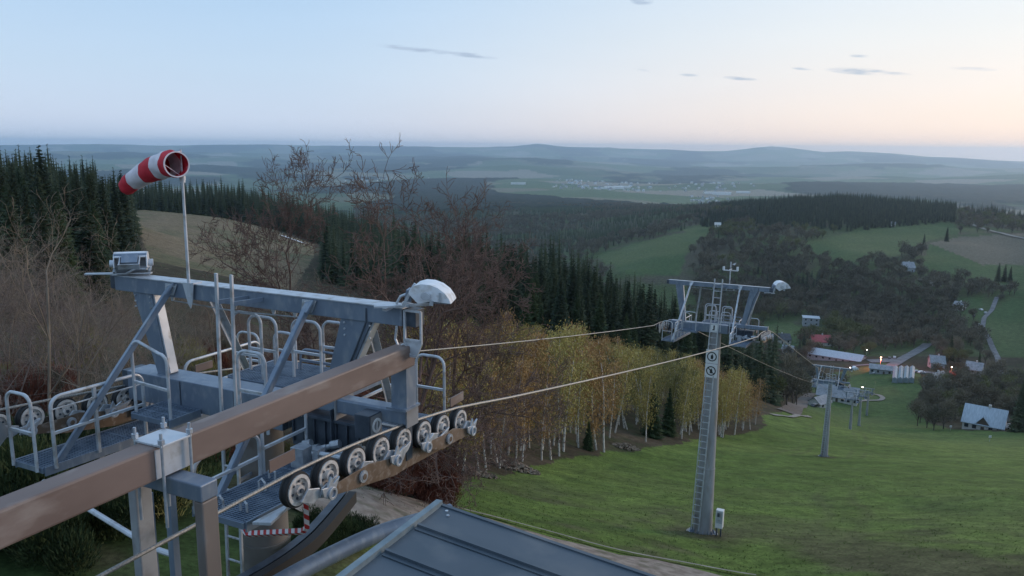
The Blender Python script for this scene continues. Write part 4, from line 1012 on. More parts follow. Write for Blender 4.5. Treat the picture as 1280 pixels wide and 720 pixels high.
sm_ = b_.build('seam', M['roof'], None); wr(sm_, rf)
b_ = MB(); b_.bar((u0-.015,w0,rz_(u0)+.0),(u0-.015,w1+.02,rz_(u0)+.0),.05,.075); wr(b_.build('verge', M['roof_edge'], None), rf)
b_ = MB(); b_.bar((u0-.02,w1+.015,rz_(u0)-.026),(u1,w1+.015,rz_(u1)-.026),.03,.075); wr(b_.build('eaves_trim', M['roof'], None), rf)
b_ = MB(); b_.box((4.2,-9.2,-9.5),(7.3,-2.5,-1.30)); wr(b_.build('wall', M['concrete']), st)
b_ = MB()
for uu, ww in ((3.98,-2.14),(4.02,-2.19)): b_.cyl((uu,ww,rz_(uu)),(uu,ww,rz_(uu)+.008),.012,n=8)
wr(b_.build('screw', M['zinc'], None), rf)

# paths on the ground
def pathp(L_): return [gp(*p) for p in L_]
strip('dirt_path', pathp([(372,640),(420,630),(470,634),(520,640),(560,644),(631,664),(683,678),(774,703),(866,720),(960,740)]), (2.4,2.6), M['dirt'], lift=.05, n=10, jit=.5)
strip('stone_edge', pathp([(548,631),(590,641),(631,652),(683,665),(774,691),(866,707),(945,722)]), .20, M['kerb'], lift=.09, n=2, jit=.3)
# ------------------------------------------------------------------ trees: real leaf and twig faces
class TB:   # numpy triangle soup
    def __init__(s): s.V = []; s.T = []; s.MI = []; s.n = 0
    def add(s, v, t, m=0):
        s.V.append(np.asarray(v, float)); s.T.append(np.asarray(t, int)+s.n); s.MI.append(np.full(len(t), m)); s.n += len(v)
    def arr(s): return np.vstack(s.V), np.vstack(s.T), np.concatenate(s.MI)
def tri_at(tb, P, D, S, L, W, m=0):   # slim triangles from P along D (len L) with half width W along S
    n = len(P); v = np.empty((n, 3, 3)); v[:,0] = P-S*W[:,None]; v[:,1] = P+S*W[:,None]; v[:,2] = P+D*L[:,None]
    tb.add(v.reshape(-1,3), np.arange(3*n).reshape(-1,3), m)
def unit(a): return a/np.maximum(np.linalg.norm(a, axis=-1, keepdims=True), 1e-9)
def seg_tubes(tb, A, B, RA, RB, m=0, k=4):
    n = len(A); d = unit(B-A); u = np.where(np.abs(d[:,2:3]) < .9, np.array([[0,0,1.]]), np.array([[1.,0,0]])); x = unit(np.cross(d, u)); y = np.cross(d, x)
    v = np.empty((n, 2*k, 3))
    for i in range(k):
        a = 2*PI*i/k; o = x*math.cos(a)+y*math.sin(a); v[:,i] = A+o*RA[:,None]; v[:,k+i] = B+o*RB[:,None]
    T = []
    for i in range(k):
        j = (i+1) % k; T += [(i, j, k+j), (i, k+j, k+i)]
    T = np.array(T); t = (np.arange(n)[:,None,None]*2*k+T[None]).reshape(-1,3); tb.add(v.reshape(-1,3), t, m)
def spruce_arr(seed, Hh, R, lv, br, tw, lo=.06):
    g = np.random.default_rng(seed); c = TB()
    zs = np.linspace(lo, .985, lv)**.95*Hh
    P0 = []; D = []; L = []
    for z in zs:
        f = 1-z/Hh; rad = R*(f**.85*.96+.04)*(.86+.28*g.random()); k = max(4, int(br*(.5+f*.6)))
        a = g.random()*6.28+np.arange(k)*2*PI/k+g.normal(0, .22, k); l = rad*(.68+.42*g.random(k))
        dr = -.10-.35*f+g.normal(0,.08,k)
        P0.append(np.stack([np.zeros(k), np.zeros(k), z+g.normal(0, Hh*.006, k)], -1)); D.append(np.stack([np.cos(a), np.sin(a), dr], -1)); L.append(l)
    P0 = np.vstack(P0); D = unit(np.vstack(D)); L = np.concatenate(L); S = unit(np.cross(D, np.array([[0,0,1.]])))
    W = L*.20+.10
    # bough: kite shape (two triangles), tilted up tip
    mid = P0+D*L[:,None]*.55; tip = P0+D*L[:,None]+np.array([0,0,1.])*(L*.08)[:,None]; dz = np.array([0,0,-1.])*(W*.5)[:,None]
    v = np.stack([P0, mid-S*W[:,None]+dz, tip, mid+S*W[:,None]+dz], 1).reshape(-1,3); n = len(P0); b = np.arange(n)[:,None]*4
    c.add(v, np.vstack([b+np.array([[0,1,2]]), b+np.array([[0,2,3]])]))
    if tw:
        t = g.random((n, tw))*.8+.18; p = (P0[:,None]+D[:,None]*(L[:,None]*t)[...,None]).reshape(-1,3); s = np.repeat(S, tw, 0)*np.sign(g.normal(size=(n*tw,1)))
        dd = unit(s*.75+np.repeat(D, tw, 0)*.45+np.array([0,0,-.55])+g.normal(0,.15,(n*tw,3))); ll = np.repeat(L, tw)*(.22+.25*g.random(n*tw))*(1.15-t.ravel())+.18
        ss = unit(np.cross(dd, g.normal(size=(n*tw,3)))); tri_at(c, p, dd, ss, ll, ll*.17+.03)
    k = 7; vv = [(0,0,Hh*1.0)]+[(R*.30*math.cos(6.28*i/k), R*.30*math.sin(6.28*i/k), Hh*.07) for i in range(k)]
    c.add(vv, [(0, 1+i, 1+(i+1) % k) for i in range(k)])
    return c.arr()
def mk_trunk(Hh, r, seed=0, lean=.0, k=7, taper=.15):
    g = np.random.default_rng(seed); n = 6; z = np.linspace(-.6, Hh, n+1); ox = np.cumsum(g.normal(0, lean*Hh/n, n+1)); oy = np.cumsum(g.normal(0, lean*Hh/n, n+1)); ox -= ox[0]; oy -= oy[0]
    P_ = np.stack([ox, oy, z], -1); rr = r*(1-(1-taper)*np.linspace(0,1,n+1)); t = TB(); seg_tubes(t, P_[:-1], P_[1:], rr[:-1], rr[1:], 0, k); return t, P_
def grow(g, Hh, r0, levels, spread, up, kids, droop=0., stems=1, minr=.004, wig=.18, fork=.62, lenf=(.55,.85)):
    A = []; B = []; RA = []; RB = []; tips = []
    def rec(p, d, L, r, lev):
        n = 4 if lev < 2 else 3; q = p; rr = r
        for i in range(n):
            d = d+g.normal(0, wig, 3)*(.6 if lev == 0 else 1); d[2] += up*(.15) - droop*lev*.05; d = d/np.linalg.norm(d)
            nq = q+d*L/n; nr = max(minr, rr*(.86 if lev == 0 else .80)); A.append(q); B.append(nq); RA.append(rr); RB.append(nr)
            if lev < levels and (i > 0 or lev > 0):
                for _ in range(kids[min(lev, len(kids)-1)]):
                    if g.random() < .85:
                        a = g.random()*6.283; u = np.cross(d, [0,0,1.]) if abs(d[2]) < .95 else np.array([1.,0,0]); u = u/np.linalg.norm(u); v = np.cross(d, u)
                        sd = d*(1-spread*.45)+(u*math.cos(a)+v*math.sin(a))*spread*(.7+.6*g.random()); sd = sd/np.linalg.norm(sd)
                        rec(nq, sd, L*(lenf[0]+(lenf[1]-lenf[0])*g.random())*.62, max(minr, nr*fork), lev+1)
            q = nq; rr = nr
        tips.append((q, d, lev))
    for s in range(stems):
        d = np.array([g.normal(0,.22 if stems > 1 else .05), g.normal(0,.22 if stems > 1 else .05), 1.]); d /= np.linalg.norm(d)
        rec(np.array([g.normal(0,.15)*(stems > 1), g.normal(0,.15)*(stems > 1), -.5]), d, Hh*(.78+.25*g.random()), r0*(.7+.5*g.random()) if stems > 1 else r0, 0)
    return map(np.array, (A, B, RA, RB)), tips
def bare_mesh(name, seed, mat, **kw):
    g = np.random.default_rng(seed); (A, B, RA, RB), tips = grow(g, **kw); t = TB()
    big = RA > .02
    seg_tubes(t, A[big], B[big], RA[big], RB[big], 0, 5)
    if (~big).any(): seg_tubes(t, A[~big], B[~big], RA[~big], RB[~big], 0, 3)
    v, T, mi = t.arr(); me = npmesh(name, v, T, [mat]); return me, (A, B, RA, RB), tips
def birch(seed, Hh, mat, dens=1.0, multi=1):
    g = np.random.default_rng(seed); tr = TB(); cr = TB()
    for s in range(multi):
        b0 = np.array([g.normal(0,.35), g.normal(0,.35), 0])*(multi > 1); ln = g.normal(0, .06 if multi == 1 else .10, 2)
        h = Hh*(1 if s == 0 else .7+.25*g.random()); n = 8; zz = np.linspace(-.4, h, n+1)
        P_ = np.stack([b0[0]+ln[0]*zz+.12*np.sin(zz*.5+g.random()*6), b0[1]+ln[1]*zz+.12*np.cos(zz*.45+g.random()*6), zz], -1)
        rr = .010*Hh*(1-.9*np.linspace(0,1,n+1)**1.1)+.006; seg_tubes(tr, P_[:-1], P_[1:], rr[:-1], rr[1:], 0, 6)
        nb = int(46*h/10); zb = h*(.22+.76*g.random(nb)**.8); f = zb/h; pb = np.stack([np.interp(zb, zz, P_[:,0]), np.interp(zb, zz, P_[:,1]), zb], -1)
        a = g.random(nb)*6.283; L = h*(.06+.17*np.sin(np.clip((f-.15)/.85, 0, 1)*PI)**.8)*(.6+.6*g.random(nb)); D = unit(np.stack([np.cos(a), np.sin(a), .9+.5*g.random(nb)], -1))
        m1 = pb+D*L[:,None]*.6; m2 = m1+unit(D*np.array([1,1,.25]))*L[:,None]*.5
        seg_tubes(tr, pb, m1, .012+L*.006, .006+L*0, 1, 3); seg_tubes(tr, m1, m2, .006+L*0, .003+L*0, 1, 3)
        nl = int(40*dens); t = g.random((nb, nl)); P1 = np.where(t[...,None] < .5, pb[:,None]+(m1-pb)[:,None]*(t*2)[...,None], m1[:,None]+(m2-m1)[:,None]*(t*2-1)[...,None])
        P1 = P1+g.normal(0, 1, P1.shape)*(L*.16+.10)[:,None,None]; P1[...,2] -= g.random(P1.shape[:2])**2*L[:,None]*.5
        P1 = P1.reshape(-1,3); k = len(P1); dd = unit(g.normal(0,.45,(k,3))+np.array([0,0,-.8])); ss = unit(np.cross(dd, g.normal(size=(k,3)))); ll = .13+.16*g.random(k); tri_at(cr, P1, dd, ss, ll, ll*.22)
    v, T, mi = tr.arr(); tm = npmesh('birch_trunk', v, T, [M['bark_birch'], M['bark_bare']], mi)
    v, T, mi = cr.arr(); cm = npmesh('birch_crown', v, T, [mat]); return tm, cm
def roundcrown_arr(seed, Hh, R, ntw, size):
    g = np.random.default_rng(seed); c = TB(); nl = 9; cen = np.stack([g.normal(0,R*.38,nl), g.normal(0,R*.38,nl), Hh*(.5+.38*g.random(nl))], -1); rad = R*(.38+.25*g.random(nl))
    i = g.integers(0, nl, ntw); d = unit(g.normal(size=(ntw,3))); p = cen[i]+d*(rad[i]*g.random(ntw)**.45)[:,None]*np.array([1,1,1.05])
    D = unit(d*.7+np.array([0,0,.7])+g.normal(0,.35,(ntw,3))); S = unit(np.cross(D, g.normal(size=(ntw,3)))); L = size*(.6+.8*g.random(ntw)); tri_at(c, p, D, S, L, L*.16)
    k = 10; a = g.random(k)*6.28; A = np.stack([np.zeros(k), np.zeros(k), Hh*(.1+.3*g.random(k))], -1); B_ = np.stack([np.cos(a)*R*.6, np.sin(a)*R*.6, Hh*(.5+.3*g.random(k))], -1); seg_tubes(c, A, B_, np.full(k,.12), np.full(k,.03), 1, 3)
    seg_tubes(c, np.array([[0,0,-.8]]), np.array([[0,0,Hh*.8]]), np.array([.022*Hh]), np.array([.05]), 1, 5)
    return c.arr()
def thing_tree(name, meshes, names):
    root = bpy.data.objects.new(name, None); root.empty_display_size = .5; col.objects.link(root)
    for me, n in zip(meshes, names): obj(n, me, root)
    return root
USED = set()
def put(proto, x, y, s, rot=None, dz=0., z=None, tilt=0.):
    o = proto if id(proto) not in USED else copy_tree(proto); USED.add(id(proto))
    o.location = (x, y, (gz(x, y) if z is None else z)+dz); o.rotation_euler = (tilt*random.uniform(-1,1), tilt*random.uniform(-1,1), random.random()*6.283 if rot is None else rot); o.scale = (s, s, s*random.uniform(.94, 1.08)); return o
def scatter(az0, az1, r0, r1, sp, seed):   # jittered world grid inside a wedge of country
    g = np.random.default_rng(seed); a0 = math.atan2(*ray(az0, 200)[:2]); a1 = math.atan2(*ray(az1, 200)[:2])
    xs = np.arange(r1*math.sin(a0)-5 if a0 < 0 else r0*math.sin(a0)-5, (r1 if a1 > 0 else r0)*math.sin(a1)+5, sp); ys = np.arange(r0*min(math.cos(a0), math.cos(a1)), r1, sp)
    X, Y = np.meshgrid(xs, ys); X = X.ravel()+g.uniform(-.45,.45,X.size)*sp; Y = Y.ravel()+g.uniform(-.45,.45,Y.size)*sp
    r = np.hypot(X, Y); a = np.arctan2(X, Y); k = (r > r0) & (r < r1) & (a > a0) & (a < a1); X, Y = X[k], Y[k]; Z = height(X, Y); px, py = proj(np.stack([X, Y, Z], -1)); return X, Y, Z, px, py, np.hypot(X, Y)
def merge_trees(name, arrs, X, Y, Z, S, mats, label=None, seed=0):
    g = np.random.default_rng(seed); Vs = []; Ts = []; Ms = []; n0 = 0; which = g.integers(0, len(arrs), len(X)); rot = g.random(len(X))*6.283
    for k, (v, T, mi) in enumerate(arrs):
        idx = np.where(which == k)[0]
        if not len(idx): continue
        c = np.cos(rot[idx])[:,None]; s = np.sin(rot[idx])[:,None]; sc = S[idx][:,None]
        vx = (v[None,:,0]*c-v[None,:,1]*s)*sc+X[idx][:,None]; vy = (v[None,:,0]*s+v[None,:,1]*c)*sc+Y[idx][:,None]; vz = v[None,:,2]*sc*g.uniform(.85,1.15,(len(idx),1))+Z[idx][:,None]
        Vs.append(np.stack([vx, vy, vz], -1).reshape(-1,3)); Ts.append((T[None]+np.arange(len(idx))[:,None,None]*len(v)+n0).reshape(-1,3)); Ms.append(np.tile(mi, len(idx))); n0 += len(idx)*len(v)
    me = npmesh(name, np.vstack(Vs), np.vstack(Ts), mats, np.concatenate(Ms)); o = obj(name, me); setp(o, kind='stuff'); return o

# prototypes -----------------------------------------------------------------
SPR = []
for i, (Hh, R) in enumerate(((17,3.7),(19,4.1),(14.5,3.4),(17.5,3.3))):
    v, T, mi = spruce_arr(100+i, Hh, R, 40, 13, 7); cm = npmesh('spruce_crown', v, T, [M['spruce'] if i != 2 else M['spruce2']]); t, _ = mk_trunk(Hh*.95, .2, i, .0); tv, tT, tm_ = t.arr(); tm = npmesh('spruce_trunk', tv, tT, [M['bark_dark']])
    SPR.append(thing_tree('spruce_tree', (cm, tm), ('crown', 'trunk')))
SPL = [spruce_arr(200+i, Hh, R, 18, 9, 2) for i, (Hh, R) in enumerate(((18,3.9),(20,4.1),(15,3.6)))]
SPXL = [spruce_arr(220+i, Hh, R, 9, 6, 0) for i, (Hh, R) in enumerate(((18,4.0),(20,4.3)))]
BIR = {'g': [], 'o': [], 'v': []}
for k, mt, sd in (('g','birch_g',1),('g','birch_g',2),('g','birch_g',3),('o','birch_o',4),('o','birch_o',5),('o','birch_o',9),('v','birch_olive',6),('v','birch_olive',7)):
    tm, cm = birch(300+sd, 10, M[mt], 1.0 if k != 'v' else .9, 1 if sd % 3 else 2); BIR[k].append(thing_tree('birch_tree', (cm, tm), ('crown', 'trunk')))
# scrub and bare trees
BAREM = []
for i, (mt, kw) in enumerate((
    ('bark_pale', dict(Hh=9.5, r0=.085, levels=4, spread=.62, up=.45, kids=(2,2,1,1), stems=2, minr=.007)),
    ('bark_pale', dict(Hh=8.5, r0=.075, levels=4, spread=.6, up=.45, kids=(2,2,2,1), stems=3, minr=.006)),
    ('bark_red', dict(Hh=6.5, r0=.05, levels=4, spread=.8, up=.2, kids=(2,2,2,2), stems=4, minr=.0045)),
    ('bark_bare', dict(Hh=7., r0=.06, levels=4, spread=.9, up=.2, kids=(2,2,2,1), stems=5, minr=.0045)))):
    me, _, _ = bare_mesh('bare_tree', 400+i, M[mt], **kw); BAREM.append(me)
BIG = []
for i, kw in enumerate((dict(Hh=9, r0=.17, levels=5, spread=.72, up=.42, kids=(2,2,2,2,2), stems=2, minr=.0095, wig=.26, lenf=(.65,.98)), dict(Hh=9.5, r0=.15, levels=5, spread=.62, up=.5, kids=(2,3,2,2,2), stems=1, minr=.0095, wig=.28, lenf=(.6,.95)))):
    me, _, _ = bare_mesh('big_bare_tree', 440+i*3, M['bark_red'], **kw); BIG.append(me)
def bushmesh(name, seed, mat, Hh, R, n, size, up=.8, wid=.16):
    g = np.random.default_rng(seed); c = TB(); nl = 12; cen = np.stack([g.normal(0,R*.42,nl), g.normal(0,R*.42,nl), Hh*(.15+.6*g.random(nl))], -1); rad = R*(.28+.3*g.random(nl))
    i = g.integers(0, nl, n); d = unit(g.normal(size=(n,3))); p = cen[i]+d*(rad[i]*g.random(n)**.5)[:,None]; p[:,2] = np.abs(p[:,2])
    D = unit(d*.6+np.array([0,0,up])+g.normal(0,.3,(n,3))); S = unit(np.cross(D, g.normal(size=(n,3)))); L = size*(.5+g.random(n)); tri_at(c, p, D, S, L, L*wid)
    v, T, mi = c.arr(); return npmesh(name, v, T, [mat])
PINE = [bushmesh('pine_bush', 500+i, M['pinebush'], 1.7, 1.1, 16000, .13, 1.1, .10) for i in range(3)]
REDB = [bushmesh('twig_bush', 520+i, M['redbush'], 1.8, 1.4, 15000, .22, 1.2, .035) for i in range(2)]
BRUSH = [bushmesh('brush', 540+i, [M['birch_olive'], M['copse_b'], M['redbush']][i], 2.2, 1.6, 9000, .26, 1.1, .045) for i in range(3)]

SIL = {'spruce': [(-200,215),(0,200),(60,193),(110,203),(150,218),(170,226),(250,230),(300,231),(380,252),(450,268),(560,283),(600,292),(660,300),(700,308),(760,335),(800,356),(850,380),(960,415)],
       'birch': [(520,420),(560,402),(600,398),(640,408),(700,414),(780,424),(860,445),(950,470),(1000,480)],
       'bare': [(-200,225),(0,228),(60,238),(105,285),(175,325),(250,335),(300,330),(360,305),(430,285),(500,300),(560,345),(610,385)]}
def hmax(kind, px, r, z):       # greatest height a tree here has in the place, from the treeline
    py = np.interp(px, [a for a, b in SIL[kind]], [b for a, b in SIL[kind]]); q = ray(px, py); return q[2]/math.hypot(q[0], q[1])*r - z
# spruces ---------------------------------------------------------------------
sx = []
def take(cond, d, kind): sx.append(np.stack([d[0][cond], d[1][cond], d[2][cond], d[3][cond], d[5][cond]], -1))
d = scatter(-120, 200, 62, 350, 4.8, 1); take((d[3] < np.interp(d[5], [62,120,200,350],[110,135,165,168])) & (d[5] > np.interp(d[3], [-100, 60, 160], [66,72,90])) & (rng.random(len(d[0])) < np.interp(d[5],[60,130,200],[.35,.7,1])), d, 0)
d = scatter(150, 600, 500, 700, 4.9, 2); take((d[5] > np.interp(d[3], [150,200,300,400,440,600],[560,560,560,500,500,500])) & ((d[3] > 385) | (d[5] > 556)), d, 0)
d = scatter(560, 990, 118, 300, 4.2, 3); take((d[5] > np.interp(d[3], [560,700,850,990], [125,118,165,215])) & (d[5] < np.interp(d[3], [560,700,850,990], [240,260,275,255])), d, 0)
d = scatter(400, 560, 170, 380, 5.2, 4); take((d[5] > np.interp(d[3],[400,560],[260,150])) & (rng.random(len(d[0])) < .85), d, 0)
sx = np.vstack(sx); sx = sx[np.argsort(sx[:,4])]
# keep a clearer share of the nearest for single trees
ind = sx[:300]; rest = sx[300:]
for k, (x, y, z, px, r) in enumerate(ind):
    hm = hmax('spruce', px, r, z)/18; s_ = min(rng.uniform(.75, 1.12), hm*rng.uniform(.84, 1.03))
    if s_ < .3: continue
    o = put(SPR[rng.integers(0, 4)], x, y, s_, z=z)
    if px < 400: setp(o, 'dark spruce in the dense wood on the left ridge', 'tree', 'spruces of the left ridge wood')
    else: setp(o, 'dark green spruce in the wood behind the spring birches', 'tree', 'spruces of the middle wood')
sc_ = np.array([min(rng.uniform(.85, 1.2)*(1.5 if r > 480 else 1), max(0, hmax('spruce', px, r, z)/18.5*rng.uniform(.82, 1.04))) for x, y, z, px, r in rest]); kk_ = sc_ > .3; rest = rest[kk_]
merge_trees('spruce_wood', SPL, rest[:,0], rest[:,1], rest[:,2], sc_[kk_], [M['spruce'], M['bark_dark']])
# birches along the edge of the run ----------------------------------------------
EDGE = [(545,620),(590,598),(630,590),(665,585),(700,577),(745,568),(780,563),(850,553),(930,543),(958,533)]
ew = np.array([gp(px, py) for px, py in EDGE]); cum = np.concatenate([[0], np.cumsum(np.linalg.norm(np.diff(ew, axis=0), axis=1))])
print('edge length', cum[-1], ew[0], ew[-1])
nB = 250; placed = []
for k in range(nB*6):
    if len(placed) >= nB: break
    t = rng.random()**1.25*cum[-1]; e = np.array([np.interp(t, cum, ew[:,0]), np.interp(t, cum, ew[:,1])]); i = min(np.searchsorted(cum, t), len(ew)-1); i = max(i, 1)
    dv = (ew[i]-ew[i-1])/np.linalg.norm(ew[i]-ew[i-1]); nv = np.array([-dv[1], dv[0]]); depth = .6+rng.random()**1.3*26; p = e+nv*depth
    if any((p[0]-q[0])**2+(p[1]-q[1])**2 < 1.5**2 for q in placed): continue
    placed.append((p[0], p[1], t/cum[-1], depth))
for (x, y, t, depth) in placed:
    z = gz(x, y); px, py = proj(np.array([x, y, z])); u = rng.random()
    if px < 532: continue
    if px < 600: kk = 'o' if u < .22 else ('g' if u < .85 else 'v')
    elif px < 700: kk = 'g' if u < .5 else ('v' if u < .62 else 'o')
    elif px < 780: kk = 'o' if u < .5 else 'g'
    elif px < 860: kk = 'v' if u < .5 else 'g'
    else: kk = 'o' if u < .5 else 'g'
    s = min(rng.uniform(.7, 1.2), hmax('birch', px, math.hypot(x, y), z)/10.3*rng.uniform(.8, 1.06))
    if s < .25: continue
    o = put(BIR[kk][rng.integers(0, len(BIR[kk]))], x, y, s, z=z, tilt=.06)
    L_ = {'g': ('young birch with thin yellow green spring leaves in the belt edging the run', 'yellow green birches edging the run'), 'o': ('young birch with orange brown buds in the belt edging the run', 'orange brown birches edging the run'), 'v': ('birch with sparse olive leaves in the belt edging the run', 'olive birches edging the run')}[kk]
    setp(o, L_[0], 'tree', L_[1])
# single young spruces among them
for px, py, r, s in ((815,540,92,.50),(835,545,97,.42),(735,568,70,.22)):
    p = at(px, py, r); o = put(SPR[2], p[0], p[1], s); setp(o, 'small young spruce between the birches beside the run', 'tree', 'small spruces among the birches')
# bare trees -------------------------------------------------------------------
BT = [obj_ for obj_ in []]
def putm(me, name, x, y, s, label, cat, group=None, z=None, rot=None, sz=1.):
    o = bpy.data.objects.new(name, me); col.objects.link(o); o.location = (x, y, gz(x, y) if z is None else z); o.scale = (s, s, s*sz); o.rotation_euler = (0, 0, rng.random()*6.283 if rot is None else rot); setp(o, label, cat, group); return o
BH = [max(v.co.z for v in me.vertices) for me in BAREM]
d = scatter(-140, 178, 17, 56, 3.0, 21); n_ = 0
for x, y, z, px, py, r in zip(*d):
    if r < np.interp(px, [-140, 60, 175], [17, 19, 24]): continue
    k_ = rng.choice([0,1,1,0,3]); s_ = min((rng.uniform(.42,.62) if r < 30 else rng.uniform(.55,.9)), hmax('bare', px, r, z)/BH[k_]*rng.uniform(.7,1.04))
    if s_ > .12:
        putm(BAREM[k_], 'bare_tree', x, y, s_, 'leafless many stemmed tree in the grey thicket at the left edge', 'tree', 'leafless trees at the left', z=z); n_ += 1
d = scatter(175, 610, 22, 130, 3.9, 22)
for x, y, z, px, py, r in zip(*d):
    lim = np.interp(px, [175,300,420,520,560,610],[24,22,23,26,32,42])
    if r < lim or rng.random() > (.42 if r < 60 else .22): continue
    hh = (rng.uniform(.42,.62) if r < 40 else rng.uniform(.5,.75))*np.interp(px, [175,300,400,520,610],[1,.85,.72,.58,.52])
    if 175 < px < 340: hh *= .72 if r < 70 else .6
    k_ = rng.choice([2,2,1,3,0]); hh = min(hh*1.3, hmax('bare', px, r, z)/BH[k_]*rng.uniform(.7,1.04))
    if hh < .12: continue
    o = putm(BAREM[k_], 'bare_tree', x, y, hh, 'leafless reddish brown tree in the thicket behind the near tower', 'tree', 'leafless trees behind the near tower', z=z); n_ += 1
print('bare', n_)
def bigtree(me, px, r, ytop, label, rot, wide=1.):
    p = at(px, 560, r); z = gz(p[0], p[1]); q = ray(px, ytop); top = q[2]*r/math.hypot(q[0], q[1]); zs = [v.co.z for v in me.vertices]; s = (top-z)/max(zs)
    o = putm(me, 'large_bare_tree', p[0], p[1], s, label, 'tree', rot=rot); o.scale = (s*wide, s*wide, s); print('big', s)
bigtree(BIG[0], 512, 27, 168, 'large leafless tree with spreading crown standing against the far hills, right of two', .6, .95)
bigtree(BIG[1], 425, 28, 172, 'tall leafless tree with open crown against the far hills, left of two', 2.2, .8)
bigtree(BIG[1], 572, 31, 232, 'leafless large tree lower and farther right than the two tallest ones', 4.0, .8)
# brush floor
for seed_, a0, a1, r0, r1, sp, ch in ((31,-140,180,18,46,3.4,.6),(32,180,600,23,60,3.6,.8)):
    d = scatter(a0, a1, r0, r1, sp, seed_)
    for x, y, z, px, py, r in zip(*d):
        if rng.random() > ch or (px > 330 and r < np.interp(px, [330,480,560,600],[24,25,35,44])): continue
        k = rng.choice([0,1,1,0,2]) if px < 330 else rng.choice([0,1,2,2]); putm(BRUSH[k], 'brush', x, y, rng.uniform(.6,1.25), ['olive leafed undergrowth bush in the thicket', 'grey brown twiggy undergrowth bush in the thicket', 'reddish undergrowth bush in the thicket'][k], 'bush', ['olive undergrowth bushes','grey brown undergrowth bushes','reddish undergrowth bushes'][k], z=z)
for px, py, r, s in ((10,640,17,1.0),(45,625,17.5,1.1),(85,640,16.8,1.05),(120,625,17.6,1.0),(150,640,17,.9),(-30,650,16.5,1.1),(30,600,19,1.1),(100,600,19.5,1.1),(180,625,18.3,.9),(215,612,19,1.0),(-70,640,17,1.1),(65,668,15.6,.8)):
    p = at(px, py, r); putm(PINE[rng.integers(0,3)], 'pine_bush', p[0], p[1], s, 'dark green pine bush in the row below the left catwalk', 'bush', 'dark pine bushes below the left catwalk')
for px, py, r, s in ((398,665,16.6,.50),(425,668,16.6,.55),(448,662,17,.42),(412,678,16,.45)):
    p = at(px, py, r); putm(PINE[rng.integers(0,3)], 'pine_bush', p[0], p[1], s, 'small dark pine bush beside the bent pipe', 'bush', 'small pine bushes beside the bent pipe')
for px, py, r, s in ((500,596,23.5,.85),(528,592,24.5,.9),(548,598,25,.75),(478,592,24,.7)):
    p = at(px, py, r); putm(REDB[rng.integers(0,2)], 'twig_bush', p[0], p[1], s, 'dense reddish brown leafless bush beside the gravel path', 'bush', 'reddish bushes beside the gravel path')
# hillside woods across the valley ---------------------------------------------
CO = [roundcrown_arr(600+i, Hh, R, 420, 1.5) for i, (Hh, R) in enumerate(((11,4.6),(13,5.2),(9,4.2),(12,4.0)))]
COX = [roundcrown_arr(620+i, Hh, R, 1500, .75) for i, (Hh, R) in enumerate(((11,4.6),(13,5.2),(9,4.2)))]
ALLM = MEADOW_G+[FIELD_B]
def free(px, py):
    k = np.ones(px.shape, bool)
    for P_ in ALLM: k &= ~inpoly(px, py, P_)
    return k
CLEAR = [[(1015,447),(1085,445),(1095,440),(1165,432),(1165,478),(1140,500),(1020,520),(980,522),(1000,492),(1020,470),(1060,468)],[(995,405),(1003,405),(1003,428),(995,428)],
         [(1200,528),(1255,528),(1262,560),(1190,560)], [(1215,375),(1245,375),(1240,440),(1255,470),(1240,470),(1225,420)]]
HPX = [(1013,406,14,14),(1025,431,14,12),(1045,449,34,8),(975,428,12,12),(985,440,8,8),(1170,459,9,12),(1217,471,10,12),(1192,474,8,12),(1170,480,8,12),(1230,536,30,26),(1134,339,8,6),(1199,387,7,8),(1188,475,5,14)]
def clear(px, py):
    k = np.ones(px.shape, bool)
    for P_ in CLEAR: k &= ~inpoly(px, py, P_)
    for a, b_, w_, h_ in HPX: k &= ~((np.abs(px-a) < w_) & (py > b_-3) & (py < b_+h_))
    return k & ~inpoly(px, py, SLOPE)
d = scatter(880, 1400, 200, 1500, 8.2, 41); X, Y, Z, px, py, r = d
dens = (.9-.45*smooth(720,900,r))*smooth(-.35, .05, fbm(X/70, Y/70, 91, 3)+.25*((r > 600) & (r < 1000)))
k = free(px, py) & clear(px, py) & ~(inpoly(px, py, [(935,285),(930,262),(960,245),(1060,238),(1200,246),(1200,280),(1120,287),(1060,292),(1000,290)]) & (r > 1000)) & (rng.random(len(X)) < dens) & (py > 250) & ((r > 560) | (py < 545)) & ~((r < 560) & (px < 930)) & (px > np.interp(r, [200,300,560,700],[955,955,900,860]))
cop = np.stack([X[k], Y[k], Z[k], px[k], py[k], r[k]], -1); cop = cop[np.argsort(cop[:,5])]
cm3 = [npmesh('bare_crown', v, T, [m_, M['bark_dark']], mi) for (v, T, mi), m_ in zip(COX, (M['copse_b'], M['copse_g'], M['copse_f']))]
for x, y, z, a, b_, rr_ in cop[:260]:
    j = rng.choice([0,0,1,1,2]); putm(cm3[j], 'bare_round_tree', x, y, rng.uniform(.65,1.1), ['grey brown leafless round tree in the copses around the village', 'brownish budding round tree in the copses around the village', 'greenish round tree in the copses around the village'][j], 'tree', ['grey brown trees round the village','brownish trees round the village','greenish trees round the village'][j], z=z)
rest = cop[260:]; w_ = rng.random(len(rest)); nn_ = fbm(rest[:,0]/120, rest[:,1]/120, 95, 3)
for nm, c_, mt in (('bare_hillside_wood', nn_ < .0, 'copse_b'), ('budding_hillside_wood', (nn_ >= .0) & (nn_ < .22), 'copse_g'), ('greening_hillside_wood', nn_ >= .22, 'copse_f')):
    if c_.sum(): merge_trees(nm, CO, rest[c_][:,0], rest[c_][:,1], rest[c_][:,2]-.5, rng.uniform(.7,1.25,c_.sum()), [M[mt], M['bark_dark']])
